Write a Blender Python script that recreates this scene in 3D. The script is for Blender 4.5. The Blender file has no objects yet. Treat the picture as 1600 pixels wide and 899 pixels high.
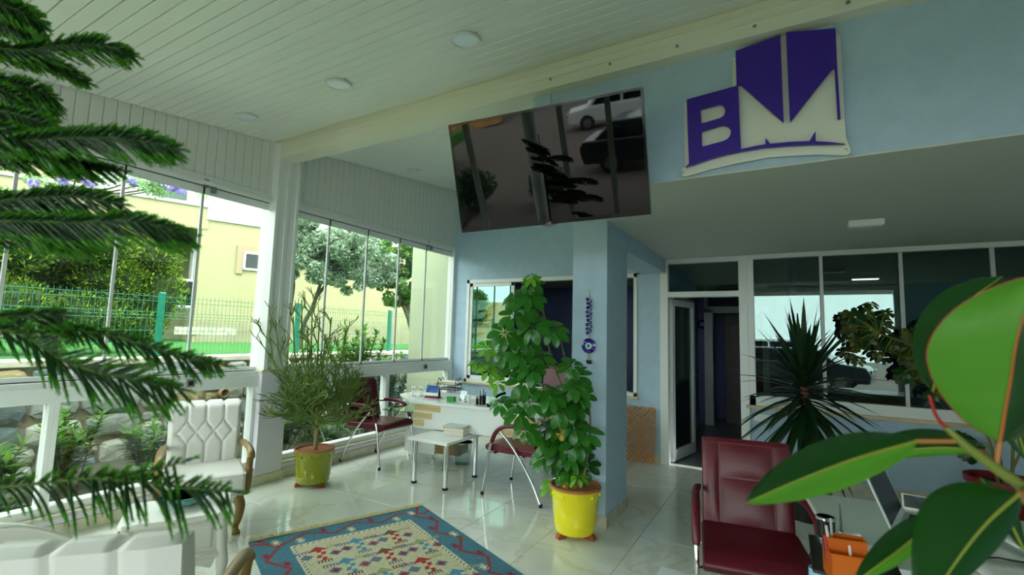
import bpy, bmesh, math, random
import numpy as np
from mathutils import Matrix, Vector, Euler

# ------------------------------------------------------------------ camera
sc = bpy.context.scene
COL = sc.collection
FPX, CX, CY, EYE = 740.4, 800.0, 449.5, 1.5
YAW, PITCH, ROLL = [math.radians(a) for a in (30.04, 5.614, 1.539)]
def _cam_axes():
    f = Vector((-math.sin(YAW)*math.cos(PITCH), math.cos(YAW)*math.cos(PITCH), math.sin(PITCH)))
    r = Vector((math.cos(YAW), math.sin(YAW), 0)); u = r.cross(f)
    return math.cos(ROLL)*r + math.sin(ROLL)*u, -math.sin(ROLL)*r + math.cos(ROLL)*u, f
CR, CU, CF = _cam_axes()
cd = bpy.data.cameras.new('camera'); cam = bpy.data.objects.new('camera', cd); COL.objects.link(cam)
cam.matrix_world = Matrix(((CR.x, CU.x, -CF.x, 0), (CR.y, CU.y, -CF.y, 0), (CR.z, CU.z, -CF.z, EYE), (0, 0, 0, 1)))
cd.sensor_width = 36.0; cd.lens = FPX*36/1600; cd.clip_start = 0.05; cd.clip_end = 5000
cd.dof.use_dof = True; cd.dof.focus_distance = 4.6; cd.dof.aperture_fstop = 2.8
sc.camera = cam

# ------------------------------------------------------------------ sky, exposure
sc.view_settings.view_transform = 'Standard'; sc.view_settings.look = 'None'
sc.view_settings.gamma = 1.0; sc.view_settings.use_curve_mapping = False
sc.view_settings.exposure = 0.18
w = bpy.data.worlds.new('overcast_sky'); sc.world = w; w.use_nodes = True
nt = w.node_tree; nt.nodes.clear()
wo = nt.nodes.new('ShaderNodeOutputWorld'); bg = nt.nodes.new('ShaderNodeBackground')
tc = nt.nodes.new('ShaderNodeTexCoord'); sx = nt.nodes.new('ShaderNodeSeparateXYZ'); rp = nt.nodes.new('ShaderNodeValToRGB')
nt.links.new(tc.outputs['Generated'], sx.inputs[0]); nt.links.new(sx.outputs['Z'], rp.inputs[0])
rp.color_ramp.elements[0].position = 0.0; rp.color_ramp.elements[0].color = (0.88, 0.94, 0.98, 1)
rp.color_ramp.elements[1].position = 0.6; rp.color_ramp.elements[1].color = (0.95, 0.99, 1.0, 1)
nt.links.new(rp.outputs[0], bg.inputs[0]); bg.inputs[1].default_value = 7.0
nt.links.new(bg.outputs[0], wo.inputs[0])
sun_d = bpy.data.lights.new('hazy_sun', 'SUN'); sun_d.energy = 4.0; sun_d.angle = math.radians(25); sun_d.color = (1, 0.96, 0.88)
sun = bpy.data.objects.new('hazy_sun', sun_d); COL.objects.link(sun); sun.rotation_euler = (math.radians(38), 0, math.radians(60))
sc.cycles.max_bounces = 14; sc.cycles.diffuse_bounces = 6; sc.cycles.glossy_bounces = 5
sc.cycles.transparent_max_bounces = 24; sc.cycles.transmission_bounces = 8
sc.cycles.caustics_reflective = False; sc.cycles.caustics_refractive = False
sc.cycles.sample_clamp_indirect = 6.0

# ------------------------------------------------------------------ measuring helpers (photo pixel -> point in the room)
def ray(x, y): return CR*((x-CX)/FPX) - CU*((y-CY)/FPX) + CF
def on_plane(x, y, ax, v):
    d = ray(x, y); o = Vector((0, 0, EYE)); return o + d*((v-o[ax])/d[ax])
def on_floor(x, y, z=0.0): return on_plane(x, y, 2, z)
def at_depth(x, y, D): return Vector((0, 0, EYE)) + ray(x, y)*D

# ------------------------------------------------------------------ materials
def srgb(c):
    if isinstance(c, str): c = tuple(int(c[i:i+2], 16) for i in (0, 2, 4))
    return tuple(((v/255)/12.92 if v/255 <= .04045 else (((v/255)+.055)/1.055)**2.4) for v in c) + (1.0,)
MATS = {}
def mat(name, col, rough=.5, metal=0., spec=.5, var=0., vscale=6., bump=0., bscale=60., coat=0., col2=None, stretch=None, detail=4., transl=0., tcol=None, emit=0.):
    if name in MATS: return MATS[name]
    m = bpy.data.materials.new(name); m.use_nodes = True; MATS[name] = m
    n = m.node_tree; b = n.nodes['Principled BSDF']; c = srgb(col)
    b.inputs['Base Color'].default_value = c; b.inputs['Roughness'].default_value = rough
    b.inputs['Metallic'].default_value = metal; b.inputs['Specular IOR Level'].default_value = spec
    b.inputs['Coat Weight'].default_value = coat; b.inputs['Coat Roughness'].default_value = .08
    if emit: b.inputs['Emission Color'].default_value = c; b.inputs['Emission Strength'].default_value = emit
    if var or bump or col2:
        t = n.nodes.new('ShaderNodeTexCoord'); mp = n.nodes.new('ShaderNodeMapping')
        n.links.new(t.outputs['Object'], mp.inputs[0])
        if stretch: mp.inputs['Scale'].default_value = stretch
    if var or col2:
        no = n.nodes.new('ShaderNodeTexNoise'); no.inputs['Scale'].default_value = vscale; no.inputs['Detail'].default_value = detail
        n.links.new(mp.outputs[0], no.inputs['Vector'])
        r = n.nodes.new('ShaderNodeValToRGB'); n.links.new(no.outputs[0], r.inputs[0])
        r.color_ramp.elements[0].position = .32; r.color_ramp.elements[1].position = .68
        if col2: r.color_ramp.elements[0].color = c; r.color_ramp.elements[1].color = srgb(col2)
        else:
            r.color_ramp.elements[0].color = tuple(v*(1-var) for v in c[:3]) + (1,)
            r.color_ramp.elements[1].color = tuple(min(1, v*(1+var)) for v in c[:3]) + (1,)
        n.links.new(r.outputs[0], b.inputs['Base Color'])
    if bump:
        nb = n.nodes.new('ShaderNodeTexNoise'); nb.inputs['Scale'].default_value = bscale; nb.inputs['Detail'].default_value = 3
        n.links.new(mp.outputs[0], nb.inputs['Vector'])
        bp = n.nodes.new('ShaderNodeBump'); bp.inputs['Strength'].default_value = bump; bp.inputs['Distance'].default_value = .01
        n.links.new(nb.outputs[0], bp.inputs['Height']); n.links.new(bp.outputs[0], b.inputs['Normal'])
    if transl:
        tr = n.nodes.new('ShaderNodeBsdfTranslucent'); tr.inputs[0].default_value = srgb(tcol or col)
        mx = n.nodes.new('ShaderNodeMixShader'); mx.inputs[0].default_value = transl
        n.links.new(b.outputs[0], mx.inputs[1]); n.links.new(tr.outputs[0], mx.inputs[2])
        n.links.new(mx.outputs[0], n.nodes['Material Output'].inputs[0])
    return m
def glass(name, tint, refl=0.0, rough=0.0, rcol=(255, 255, 255)):
    if name in MATS: return MATS[name]
    m = bpy.data.materials.new(name); m.use_nodes = True; MATS[name] = m
    n = m.node_tree; n.nodes.remove(n.nodes['Principled BSDF']); out = n.nodes['Material Output']
    t = n.nodes.new('ShaderNodeBsdfTransparent'); t.inputs[0].default_value = srgb(tint)
    g = n.nodes.new('ShaderNodeBsdfGlossy'); g.inputs['Roughness'].default_value = rough; g.inputs[0].default_value = srgb(rcol)
    fr = n.nodes.new('ShaderNodeFresnel'); ge = n.nodes.new('ShaderNodeNewGeometry'); io = n.nodes.new('ShaderNodeMapRange')
    io.inputs['To Min'].default_value = 1.45; io.inputs['To Max'].default_value = 1/1.45
    n.links.new(ge.outputs['Backfacing'], io.inputs['Value']); n.links.new(io.outputs[0], fr.inputs[0])   # thin pane: same reflectance from both faces
    ad = n.nodes.new('ShaderNodeMath'); ad.operation = 'ADD'; ad.use_clamp = True; ad.inputs[1].default_value = refl
    n.links.new(fr.outputs[0], ad.inputs[0])
    mx = n.nodes.new('ShaderNodeMixShader'); n.links.new(ad.outputs[0], mx.inputs[0])
    n.links.new(t.outputs[0], mx.inputs[1]); n.links.new(g.outputs[0], mx.inputs[2]); n.links.new(mx.outputs[0], out.inputs[0])
    return m

M_WHITE = mat('white_aluminium', (232, 236, 232), .35)
M_CEIL = mat('ceiling_pvc', (226, 231, 222), .42)
M_PANEL = mat('wall_pvc', (226, 228, 222), .4)
M_BEAM = mat('cream_cladding', (226, 226, 204), .45)
M_BLUE = mat('blue_plaster', (180, 204, 222), .85, var=.04, vscale=9, bump=.35, bscale=180)
M_LILAC = mat('lilac_plaster', (222, 220, 234), .85, bump=.2, bscale=160)
M_SOFFIT = mat('soffit_plaster', (206, 212, 202), .9, bump=.3, bscale=220)
M_STONE_TRIM = mat('beige_marble', (206, 200, 178), .25, var=.12, vscale=12)
M_BLACK = mat('black_plastic', (14, 14, 15), .35)
M_RUBBER = mat('black_rubber', (20, 20, 20), .7)
M_CHROME = mat('chrome', (222, 224, 224), .12, metal=1.)
M_STEEL = mat('brushed_steel', (160, 162, 160), .35, metal=1.)
M_GLASS = glass('front_glass', (243, 248, 245), .0)
M_GLASS_T = glass('side_solar_glass', (234, 240, 236), .0)
M_GLASS_P = glass('partition_glass', (192, 202, 198), .08, rcol=(225, 250, 245))
M_GLASS_G = glass('green_reflective_glass', (44, 112, 96), .30, rcol=(176, 232, 212))
M_GREY = mat('grey_profile', (206, 210, 208), .35)

# ------------------------------------------------------------------ object helpers
def tag(o, label=None, cat=None, group=None, kind=None):
    if label: o['label'] = label
    if cat: o['category'] = cat
    if group: o['group'] = group
    if kind: o['kind'] = kind
    return o
def thing(name, label, cat, loc=(0, 0, 0), rz=0., group=None, kind=None):
    o = bpy.data.objects.new(name, None); COL.objects.link(o); o.empty_display_size = .1
    o.location = loc; o.rotation_euler = (0, 0, rz)
    return tag(o, label, cat, group, kind)
def setting(name, label=None, loc=(0, 0, 0)):
    o = bpy.data.objects.new(name, None); COL.objects.link(o); o.location = loc; o['kind'] = 'structure'
    if label: o['label'] = label
    return o
def link(name, me, parent=None, m=None):
    o = bpy.data.objects.new(name, me); COL.objects.link(o)
    if parent is not None: o.parent = parent
    if m is not None and len(me.materials) == 0: me.materials.append(m)
    return o
def copy_tree(o, parent=None):
    c = o.copy(); COL.objects.link(c); c.parent = parent
    for ch in list(o.children): copy_tree(ch, c)
    return c
class MB:
    """collects shapes; build() makes ONE mesh object of them"""
    def __init__(s): s.v = []; s.f = []; s.mi = []; s.k = 0
    def add(s, vs, fs, mi=None):
        o = len(s.v); s.v += [tuple(p) for p in vs]; s.f += [tuple(i+o for i in f) for f in fs]
        s.mi += [s.k if mi is None else mi]*len(fs); return s
    def box(s, x0, x1, y0, y1, z0, z1, R=None):
        vs = [Vector((x, y, z)) for z in (z0, z1) for y in (y0, y1) for x in (x0, x1)]
        if R is not None: vs = [R @ p for p in vs]
        return s.add(vs, [(0, 2, 3, 1), (4, 5, 7, 6), (0, 1, 5, 4), (2, 6, 7, 3), (0, 4, 6, 2), (1, 3, 7, 5)])
    def cbox(s, c, size, R=None):
        h = [q/2 for q in size]; T = Matrix.Translation(c)
        if R is not None: T = T @ R.to_4x4()
        return s.box(-h[0], h[0], -h[1], h[1], -h[2], h[2], T)
    def prism(s, poly, d0, d1, axis='z', R=None):
        n = len(poly)
        def P(a, b, d): return Vector((a, b, d)) if axis == 'z' else (Vector((a, d, b)) if axis == 'y' else Vector((d, a, b)))
        vs = [P(a, b, d0) for a, b in poly] + [P(a, b, d1) for a, b in poly]
        if R is not None: vs = [R @ p for p in vs]
        fs = [tuple(range(n-1, -1, -1)), tuple(range(n, 2*n))] + [(i, (i+1) % n, n+(i+1) % n, n+i) for i in range(n)]
        if axis == 'y': fs = [tuple(reversed(f)) for f in fs]
        return s.add(vs, fs)
    def tube(s, pts, rad, n=8, cap=True, flat=1.0):
        pts = [Vector(p) for p in pts]; N = len(pts)
        rad = list(rad) if hasattr(rad, '__len__') else [rad]*N
        d0 = (pts[1]-pts[0]).normalized(); up = Vector((0, 0, 1)) if abs(d0.z) < .9 else Vector((1, 0, 0))
        a = d0.cross(up).normalized(); vs = []
        for i in range(N):
            d = (pts[min(i+1, N-1)]-pts[max(i-1, 0)])
            if d.length < 1e-9: d = d0
            d = d.normalized(); a = (a - d*a.dot(d)); a = a.normalized() if a.length > 1e-6 else d.orthogonal().normalized()
            b = d.cross(a)
            for k in range(n):
                t = 2*math.pi*k/n; vs.append(pts[i] + a*(math.cos(t)*rad[i]) + b*(math.sin(t)*rad[i]*flat))
        fs = [(i*n+k, i*n+(k+1) % n, (i+1)*n+(k+1) % n, (i+1)*n+k) for i in range(N-1) for k in range(n)]
        if cap: fs += [tuple(range(n-1, -1, -1)), tuple(range((N-1)*n, N*n))]
        return s.add(vs, fs)
    def lathe(s, prof, n=24, c=(0, 0, 0), R=None):
        vs = []; c = Vector(c)
        for r, z in prof:
            for k in range(n):
                t = 2*math.pi*k/n; p = Vector((r*math.cos(t), r*math.sin(t), z)); vs.append(c + (R @ p if R is not None else p))
        N = len(prof); fs = [(i*n+k, i*n+(k+1) % n, (i+1)*n+(k+1) % n, (i+1)*n+k) for i in range(N-1) for k in range(n)]
        if prof[0][0] > 1e-5: fs.append(tuple(range(n-1, -1, -1)))
        if prof[-1][0] > 1e-5: fs.append(tuple(range((N-1)*n, N*n)))
        return s.add(vs, fs)
    def ball(s, c, r, n=10, m=6, sz=(1, 1, 1)):
        prof = [(max(1e-6, r*math.sin(math.pi*i/m)), -r*math.cos(math.pi*i/m)) for i in range(m+1)]
        vs = []; c = Vector(c)
        for rr, z in prof:
            for k in range(n):
                t = 2*math.pi*k/n; vs.append(c+Vector((rr*math.cos(t)*sz[0], rr*math.sin(t)*sz[1], z*sz[2])))
        return s.add(vs, [(i*n+k, i*n+(k+1) % n, (i+1)*n+(k+1) % n, (i+1)*n+k) for i in range(m) for k in range(n)])
    def grid(s, P):
        """P[i][j] points -> quads"""
        a, b = len(P), len(P[0]); return s.add([p for row in P for p in row], [(i*b+j, i*b+j+1, (i+1)*b+j+1, (i+1)*b+j) for i in range(a-1) for j in range(b-1)])
    def build(s, name, m, parent=None, smooth=False, bevel=0., world=False, seg=2, solid=0., sub=0, weld=False):
        vs = s.v
        if world and parent is not None:
            I = (Matrix.Translation(parent.location) @ Euler(parent.rotation_euler).to_matrix().to_4x4()).inverted(); vs = [I @ Vector(p) for p in vs]
        me = bpy.data.meshes.new(name); me.from_pydata([tuple(p) for p in vs], [], s.f)
        for mm in (m if isinstance(m, (list, tuple)) else [m]): me.materials.append(mm)
        if any(s.mi): me.polygons.foreach_set('material_index', s.mi)
        if weld:
            bm = bmesh.new(); bm.from_mesh(me); bmesh.ops.remove_doubles(bm, verts=bm.verts, dist=1e-5); bmesh.ops.recalc_face_normals(bm, faces=bm.faces); bm.to_mesh(me); bm.free()
        if smooth: me.polygons.foreach_set('use_smooth', [True]*len(me.polygons)); me.update(); me.set_sharp_from_angle(angle=math.radians(50))
        me.update(); o = link(name, me, parent)
        if solid: d = o.modifiers.new('solid', 'SOLIDIFY'); d.thickness = solid; d.offset = 0
        if bevel:
            b = o.modifiers.new('bevel', 'BEVEL'); b.width = bevel; b.segments = seg; b.limit_method = 'ANGLE'; b.angle_limit = math.radians(40)
            if smooth is False and seg > 1: me.polygons.foreach_set('use_smooth', [True]*len(me.polygons)); b.harden_normals = True
        if sub: d = o.modifiers.new('sub', 'SUBSURF'); d.levels = sub; d.render_levels = sub
        return o
def box(name, m, parent, *b, **k): return MB().box(*b).build(name, m, parent, **k)
def struct_box(name, m, *b, label=None, **k):
    o = MB().box(*b).build(name, m, None, **k); o['kind'] = 'structure'
    if label: o['label'] = label
    return o
def arrays(name, V, Fq, m, parent=None, mi=None, smooth=False):
    """fast mesh from numpy arrays (all faces same size)"""
    me = bpy.data.meshes.new(name); V = np.asarray(V, np.float32); Fq = np.asarray(Fq, np.int32); k = Fq.shape[1]
    me.vertices.add(len(V)); me.vertices.foreach_set('co', V.ravel())
    me.loops.add(Fq.size); me.loops.foreach_set('vertex_index', Fq.ravel())
    me.polygons.add(len(Fq)); me.polygons.foreach_set('loop_start', np.arange(0, Fq.size, k, dtype=np.int32))
    for mm in (m if isinstance(m, (list, tuple)) else [m]): me.materials.append(mm)
    if mi is not None: me.polygons.foreach_set('material_index', np.asarray(mi, np.int32))
    if smooth: me.polygons.foreach_set('use_smooth', np.ones(len(Fq), bool))
    me.update(calc_edges=True); me.validate()
    return link(name, me, parent)
def bez(p, n=12):
    """Catmull-Rom through the points"""
    p = [Vector(q) for q in p]; q = [p[0]*2-p[1]] + p + [p[-1]*2-p[-2]]; out = []
    for i in range(1, len(q)-2):
        for k in range(n):
            t = k/n; a, b, c, d = q[i-1], q[i], q[i+1], q[i+2]
            out.append(.5*((2*b)+(c-a)*t+(2*a-5*b+4*c-d)*t*t+(3*b-a-3*c+d)*t**3))
    return out + [p[-1]]
def ceil_z(y): return 3.066 + .1145*y
# ================================================================== the room shell
GX, WX, BY, FY, RX = -4.55, -4.46, 5.98, -1.7, 3.2
rng = random.Random(4)

# floor: joint bed + each porcelain tile
def tile_material():
    m = bpy.data.materials.new('polished_marble_tile'); m.use_nodes = True; n = m.node_tree; b = n.nodes['Principled BSDF']
    g = n.nodes.new('ShaderNodeNewGeometry'); oi = n.nodes.new('ShaderNodeObjectInfo')
    mu = n.nodes.new('ShaderNodeMath'); mu.operation = 'MULTIPLY'; mu.inputs[1].default_value = 37.; n.links.new(oi.outputs['Random'], mu.inputs[0])
    va = n.nodes.new('ShaderNodeVectorMath'); n.links.new(g.outputs['Position'], va.inputs[0]); n.links.new(mu.outputs[0], va.inputs[1])
    no = n.nodes.new('ShaderNodeTexNoise'); no.inputs['Scale'].default_value = 1.25; no.inputs['Detail'].default_value = 7; no.inputs['Distortion'].default_value = .7
    n.links.new(va.outputs[0], no.inputs['Vector'])
    r = n.nodes.new('ShaderNodeValToRGB'); n.links.new(no.outputs[0], r.inputs[0]); e = r.color_ramp.elements
    e[0].position = .30; e[0].color = srgb((214, 218, 206)); e[1].position = .72; e[1].color = srgb((228, 232, 224))
    k = r.color_ramp.elements.new(.47); k.color = srgb((226, 230, 220))
    k = r.color_ramp.elements.new(.495); k.color = srgb((214, 213, 197))
    k = r.color_ramp.elements.new(.52); k.color = srgb((226, 230, 220))
    n.links.new(r.outputs[0], b.inputs['Base Color']); b.inputs['Roughness'].default_value = .07; b.inputs['Specular IOR Level'].default_value = .7
    return m
M_TILE = tile_material()
M_GROUT = mat('tile_joint', (146, 146, 132), .8)
floor = struct_box('floor', M_GROUT, -4.62, RX+.1, FY-.1, BY+.02, -.12, -.0035, label='polished pale marble floor tiles')
TS = .6; tile_cache = {}
def tile_mesh(wx, wy):
    k = (round(wx, 3), round(wy, 3))
    if k not in tile_cache:
        mb = MB(); c = .0025; h = .0035
        a = [(0, 0), (wx, 0), (wx, wy), (0, wy)]; b = [(c, c), (wx-c, c), (wx-c, wy-c), (c, wy-c)]
        mb.add([(x, y, -h) for x, y in a]+[(x, y, -.0008) for x, y in a]+[(x, y, 0) for x, y in b],
               [(0, 1, 5, 4), (1, 2, 6, 5), (2, 3, 7, 6), (3, 0, 4, 7), (4, 5, 9, 8), (5, 6, 10, 9), (6, 7, 11, 10), (7, 4, 8, 11), (8, 9, 10, 11)])
        me = bpy.data.meshes.new('tile'); me.from_pydata(mb.v, [], mb.f); me.materials.append(M_TILE); tile_cache[k] = me
    return tile_cache[k]
xs = [-1.0+TS*i for i in range(-7, 9)]; ys = [4.38+TS*i for i in range(-11, 4)]
for i in range(len(xs)-1):
    for j in range(len(ys)-1):
        x0, x1 = max(xs[i], WX-.02), min(xs[i+1], RX); y0, y1 = max(ys[j], FY), min(ys[j+1], BY)
        if x1-x0 > .02 and y1-y0 > .02:
            o = link('tile', tile_mesh(x1-x0-.003, y1-y0-.003), floor); o.location = (x0+.0015, y0+.0015, 0)

# sloping board ceiling
SL = math.atan(.1145)
ceiling = MB()
ceiling.add([(-4.7, FY-.1, ceil_z(FY-.1)+.02), (RX+.1, FY-.1, ceil_z(FY-.1)+.02), (RX+.1, BY+.15, ceil_z(BY+.15)+.02), (-4.7, BY+.15, ceil_z(BY+.15)+.02),
             (-4.7, FY-.1, ceil_z(FY-.1)+.2), (RX+.1, FY-.1, ceil_z(FY-.1)+.2), (RX+.1, BY+.15, ceil_z(BY+.15)+.2), (-4.7, BY+.15, ceil_z(BY+.15)+.2)],
            [(0, 3, 2, 1), (4, 5, 6, 7), (0, 1, 5, 4), (1, 2, 6, 5), (2, 3, 7, 6), (3, 0, 4, 7)])
ceiling = ceiling.build('ceiling', mat('board_groove', (232, 232, 208), .8)); tag(ceiling, 'sloping white board ceiling', kind='structure')
PIT = .0835
def board_mesh(L, name='board', wdt=PIT-.005, th=.012):
    ch = .003; mb = MB(); prof = [(0, th), (0, ch), (ch, 0), (wdt-ch, 0), (wdt, ch), (wdt, th)]
    mb.prism(prof, 0, L, axis='x'); me = bpy.data.meshes.new(name); me.from_pydata([tuple(p) for p in mb.v], [], mb.f); return me
bm_long, bm_short = board_mesh(RX+4.5), board_mesh(4.5-1.57)
for me in (bm_long, bm_short): me.materials.append(M_CEIL)
y = FY+.01
while y < BY-.02:
    if not (2.80 < y < 3.06):
        o = link('board', bm_short if y > 2.9 else bm_long, ceiling)
        o.location = (-4.5, y, ceil_z(y)+.006); o.rotation_euler = (SL, 0, 0)
    y += PIT

# left wall: plinth below the glass, board band above it
wl = MB().box(-4.64, WX, FY, BY, -.1, .135)
wall_left = wl.build('wall_left', M_LILAC); tag(wall_left, 'low lilac plinth and white board band of the glazed wall', kind='structure')
box('backing', M_PANEL, wall_left, -4.70, -4.525, FY, BY+.1, 2.80, 3.9)
def vboard_mesh(h):
    wdt = .0845-.0035; ch = .0035; mb = MB(); mb.prism([(0, .012), (0, ch), (ch, 0), (wdt-ch, 0), (wdt, ch), (wdt, .012)], 0, h, axis='z')
    me = bpy.data.meshes.new('board'); me.from_pydata([tuple(p) for p in mb.v], [], mb.f); me.materials.append(M_PANEL); return me
y = FY+.02
while y < BY-.05:
    if not (2.80 < y < 3.05):
        me = vboard_mesh(ceil_z(y+.04)+.012-2.845); o = link('board', me, wall_left)
        o.location = (-4.512, y, 2.845); o.rotation_euler = (0, 0, math.pi/2); o.scale = (1, 1, 1)
    y += .0845
# ceiling-panel corner moulding
baseL = MB().box(WX-.005, WX+.012, FY, 2.82, 0, .09).box(WX-.005, WX+.012, 3.14, BY, 0, .09).box(-4.64, -4.405, 2.825, 3.14, 0, .085)
tag(baseL.build('baseboard_left', M_STONE_TRIM, bevel=.004), kind='structure')
# stone ledge under the low glass
led = MB().box(-4.63, WX+.03, FY, 2.84, .135, .16).box(-4.63, WX+.03, 3.12, BY, .135, .16)
tag(led.build('trim_1', M_STONE_TRIM, bevel=.004), kind='structure')

# column wrapped in white profile above, lilac plaster below
column = MB().box(-4.64, -4.42, 2.84, 3.12, 0, 1.06).build('column', M_LILAC, bevel=.006)
tag(column, 'corner column, lilac plaster below and white cladding above', kind='structure')
box('stone_cap', M_STONE_TRIM, column, -4.65, -4.405, 2.825, 3.135, 1.06, 1.085, bevel=.004)
MBc = MB().box(-4.64, -4.43, 2.85, 3.10, 1.085, 3.42); MBc.build('cladding', M_WHITE, column, bevel=.004)
MB().box(-4.645, -4.41, 2.845, 2.885, 1.085, 3.40).box(-4.645, -4.418, 2.96, 3.0, 1.085, 3.40).box(-4.645, -4.41, 3.07, 3.105, 1.085, 3.40).build('cladding_rib', M_WHITE, column, bevel=.004)
# cross beam with screw heads
beam = MB().box(-4.50, RX, 2.86, 3.04, 3.225, 3.415).build('beam', M_BEAM, bevel=.006)
tag(beam, 'cream clad cross beam with screw heads', kind='structure')
MB().box(-4.49, RX, 2.854, 2.862, 3.30, 3.304).box(-4.49, RX, 2.854, 2.862, 3.355, 3.359).build('groove_bead', M_BEAM, beam)
for px in (860, 953, 1058, 1179, 1325):
    p = on_plane(px, {860: 124, 953: 100, 1058: 72, 1179: 41, 1325: 4}[px], 1, 2.86)
    MB().lathe([(0.0001, 0), (.009, .001), (.011, .004), (.011, .008)], 12, (p.x, 2.854, p.z), Matrix.Rotation(-math.pi/2, 3, 'X')).build('screw', M_STEEL, beam, smooth=True)

# glazed left wall: two bays of frameless folding panes over fixed low panes
def strip(mb, x0, x1, y0, y1, z0, z1): mb.box(x0, x1, y0, y1, z0, z1)
M_SEAL = mat('dark_seal', (40, 44, 44), .5)
ZT, ZR0, ZR1 = 2.765, .93, 1.085
def bay(n, y0, y1, cuts, lowcuts, label, handle):
    w_ = setting('window_%d' % n, label)
    fr = MB().box(GX-.05, GX+.075, y0, y1, ZT, ZT+.035).box(GX-.05, GX+.055, y0, y1, ZT+.035, ZT+.085).build('head_rail', M_WHITE, w_, bevel=.004)
    MB().box(GX-.004, GX+.02, y0, y1, ZT-.075, ZT-.006).build('pane_rail', M_WHITE, w_, bevel=.003)
    MB().box(GX-.006, GX+.024, y0, y1, ZT-.006, ZT).build('seal', M_SEAL, w_)
    MB().box(GX-.05, GX+.085, y0, y1, ZR0, ZR1-.05).box(GX-.05, GX+.06, y0, y1, ZR1-.052, ZR1-.01).build('middle_rail', M_WHITE, w_, bevel=.004)
    MB().box(GX-.004, GX+.02, y0, y1, ZR1-.004, ZR1+.03).build('pane_rail', M_WHITE, w_, bevel=.003)
    MB().box(GX-.006, GX+.024, y0, y1, ZR1-.01, ZR1-.004).build('seal', M_SEAL, w_)
    MB().box(GX-.05, GX+.06, y0, y1, .16, .215).build('bottom_rail', M_WHITE, w_, bevel=.004)
    ed = [y0]+cuts+[y1]
    for a, b in zip(ed[:-1], ed[1:]):
        box('pane', M_GLASS_T, w_, GX, GX+.008, a+.002, b-.002, ZR1+.03, ZT-.075)
    for c in cuts:
        MB().box(GX-.006, GX+.016, c-.011, c+.011, ZR1+.02, ZT-.07).build('pane_strip', M_GREY, w_, bevel=.003)
        MB().box(GX-.008, GX+.026, c-.006, c+.006, ZT-.078, ZT-.002).box(GX-.008, GX+.026, c-.006, c+.006, ZR1-.006, ZR1+.034).build('hinge', M_SEAL, w_)
    led_ = [y0]+lowcuts+[y1]
    for a, b in zip(led_[:-1], led_[1:]):
        box('low_pane', M_GLASS_T, w_, GX, GX+.008, a+.02, b-.02, .215, ZR0)
        MB().box(GX-.05, GX+.055, a, a+.03, .215, ZR0).box(GX-.05, GX+.055, b-.03, b, .215, ZR0).build('low_post', M_WHITE, w_, bevel=.003)
    if handle is not None:
        h = MB().box(GX+.03, GX+.05, handle-.045, handle+.075, ZT+.03, ZT+.05).box(GX+.02, GX+.06, handle-.02, handle+.02, ZT-.015, ZT+.055).box(GX+.03, GX+.06, handle+.05, handle+.09, ZT-.06, ZT+.0)
        h.build('latch', M_STEEL, w_, bevel=.003)
        MB().box(GX+.085, GX+.10, handle-.035, handle+.035, ZR1-.115, ZR1-.045).build('lock', M_STEEL, w_, bevel=.003)
        MB().box(GX+.098, GX+.103, handle-.018, handle+.018, ZR1-.1, ZR1-.062).build('lock_core', M_BLACK, w_)
    return w_
bay(1, FY+.04, 2.84, [-1.2, -.65, -.1, .45, 1.03, 1.63, 2.22], [-.8, .3, 1.36], 'left bay of folding frameless glass panes', 2.22)
bay(2, 3.10, BY-.06, [3.60, 4.18, 4.75, 5.31], [4.62], 'far bay of folding frameless glass panes', 5.31)
tag(MB().box(GX-.05, GX+.06, BY-.06, BY, .16, 2.84).build('trim_2', M_WHITE), kind='structure')

# mezzanine block with the blue fascia
FA = 2.95
fas = MB().box(-1.57, RX, FA, BY+.1, 2.478, 3.9)
wall_upper = fas.build('wall_upper', M_BLUE); tag(wall_upper, 'rough blue plaster fascia above the low ceiling', kind='structure')
tag(MB().box(-1.565, RX, FA+.004, BY, 2.468, 2.478).build('ceiling_lower', M_SOFFIT), 'plain rendered underside of the upper floor', kind='structure')
# steel plate on the fascia end where the bracket bolts on
pillar = MB().box(-1.57, -1.265, 3.75, 4.32, 0, 2.478).build('pillar', M_BLUE, bevel=.004); tag(pillar, 'light blue plaster pillar beside the yellow pot', kind='structure')
MB().box(-1.582, -1.253, 3.738, 4.332, 0, .09).build('baseboard', M_STONE_TRIM, pillar, bevel=.003)
tag(MB().box(-1.57, -1.265, 4.32, BY, 2.30, 2.478).build('beam_low', M_BLUE), 'blue beam from the pillar to the back wall', kind='structure')

# back wall with its openings
wb = MB()
wb.box(-4.64, -4.255, BY, BY+.12, 0, 3.95).box(-1.62, -1.335, BY, BY+.12, 0, 2.48)
wb.box(-4.255, -1.57, BY, BY+.12, 2.315, 3.95).box(-1.62, -1.335, BY, BY+.12, 2.3, 2.48).box(-4.255, -1.62, BY, BY+.12, 0, .765).box(-1.62, -1.57, BY, BY+.12, 2.315, 2.48)
wb.box(-.365, RX, BY, BY+.12, 0, .775)
wall_back = wb.build('wall_back', M_BLUE); tag(wall_back, 'blue plaster back wall', kind='structure')
MB().box(-4.52, -4.47, BY-.02, BY, 3.56, 3.74).box(-4.52, -1.57, BY-.018, BY, 3.66, 3.73).build('moulding', M_WHITE, wall_back)
tag(MB().box(WX, -1.335, BY-.012, BY, 0, .1).box(-.365, RX, BY-.012, BY, 0, .11).build('baseboard_back', M_STONE_TRIM, bevel=.003), kind='structure')
tag(MB().box(-4.29, -1.60, BY-.035, BY+.05, .74, .765).box(-.40, RX, BY-.04, BY+.05, .755, .79).build('trim_3', mat('sill_marble', (205, 184, 142), .35, var=.1), bevel=.004), kind='structure')

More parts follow.
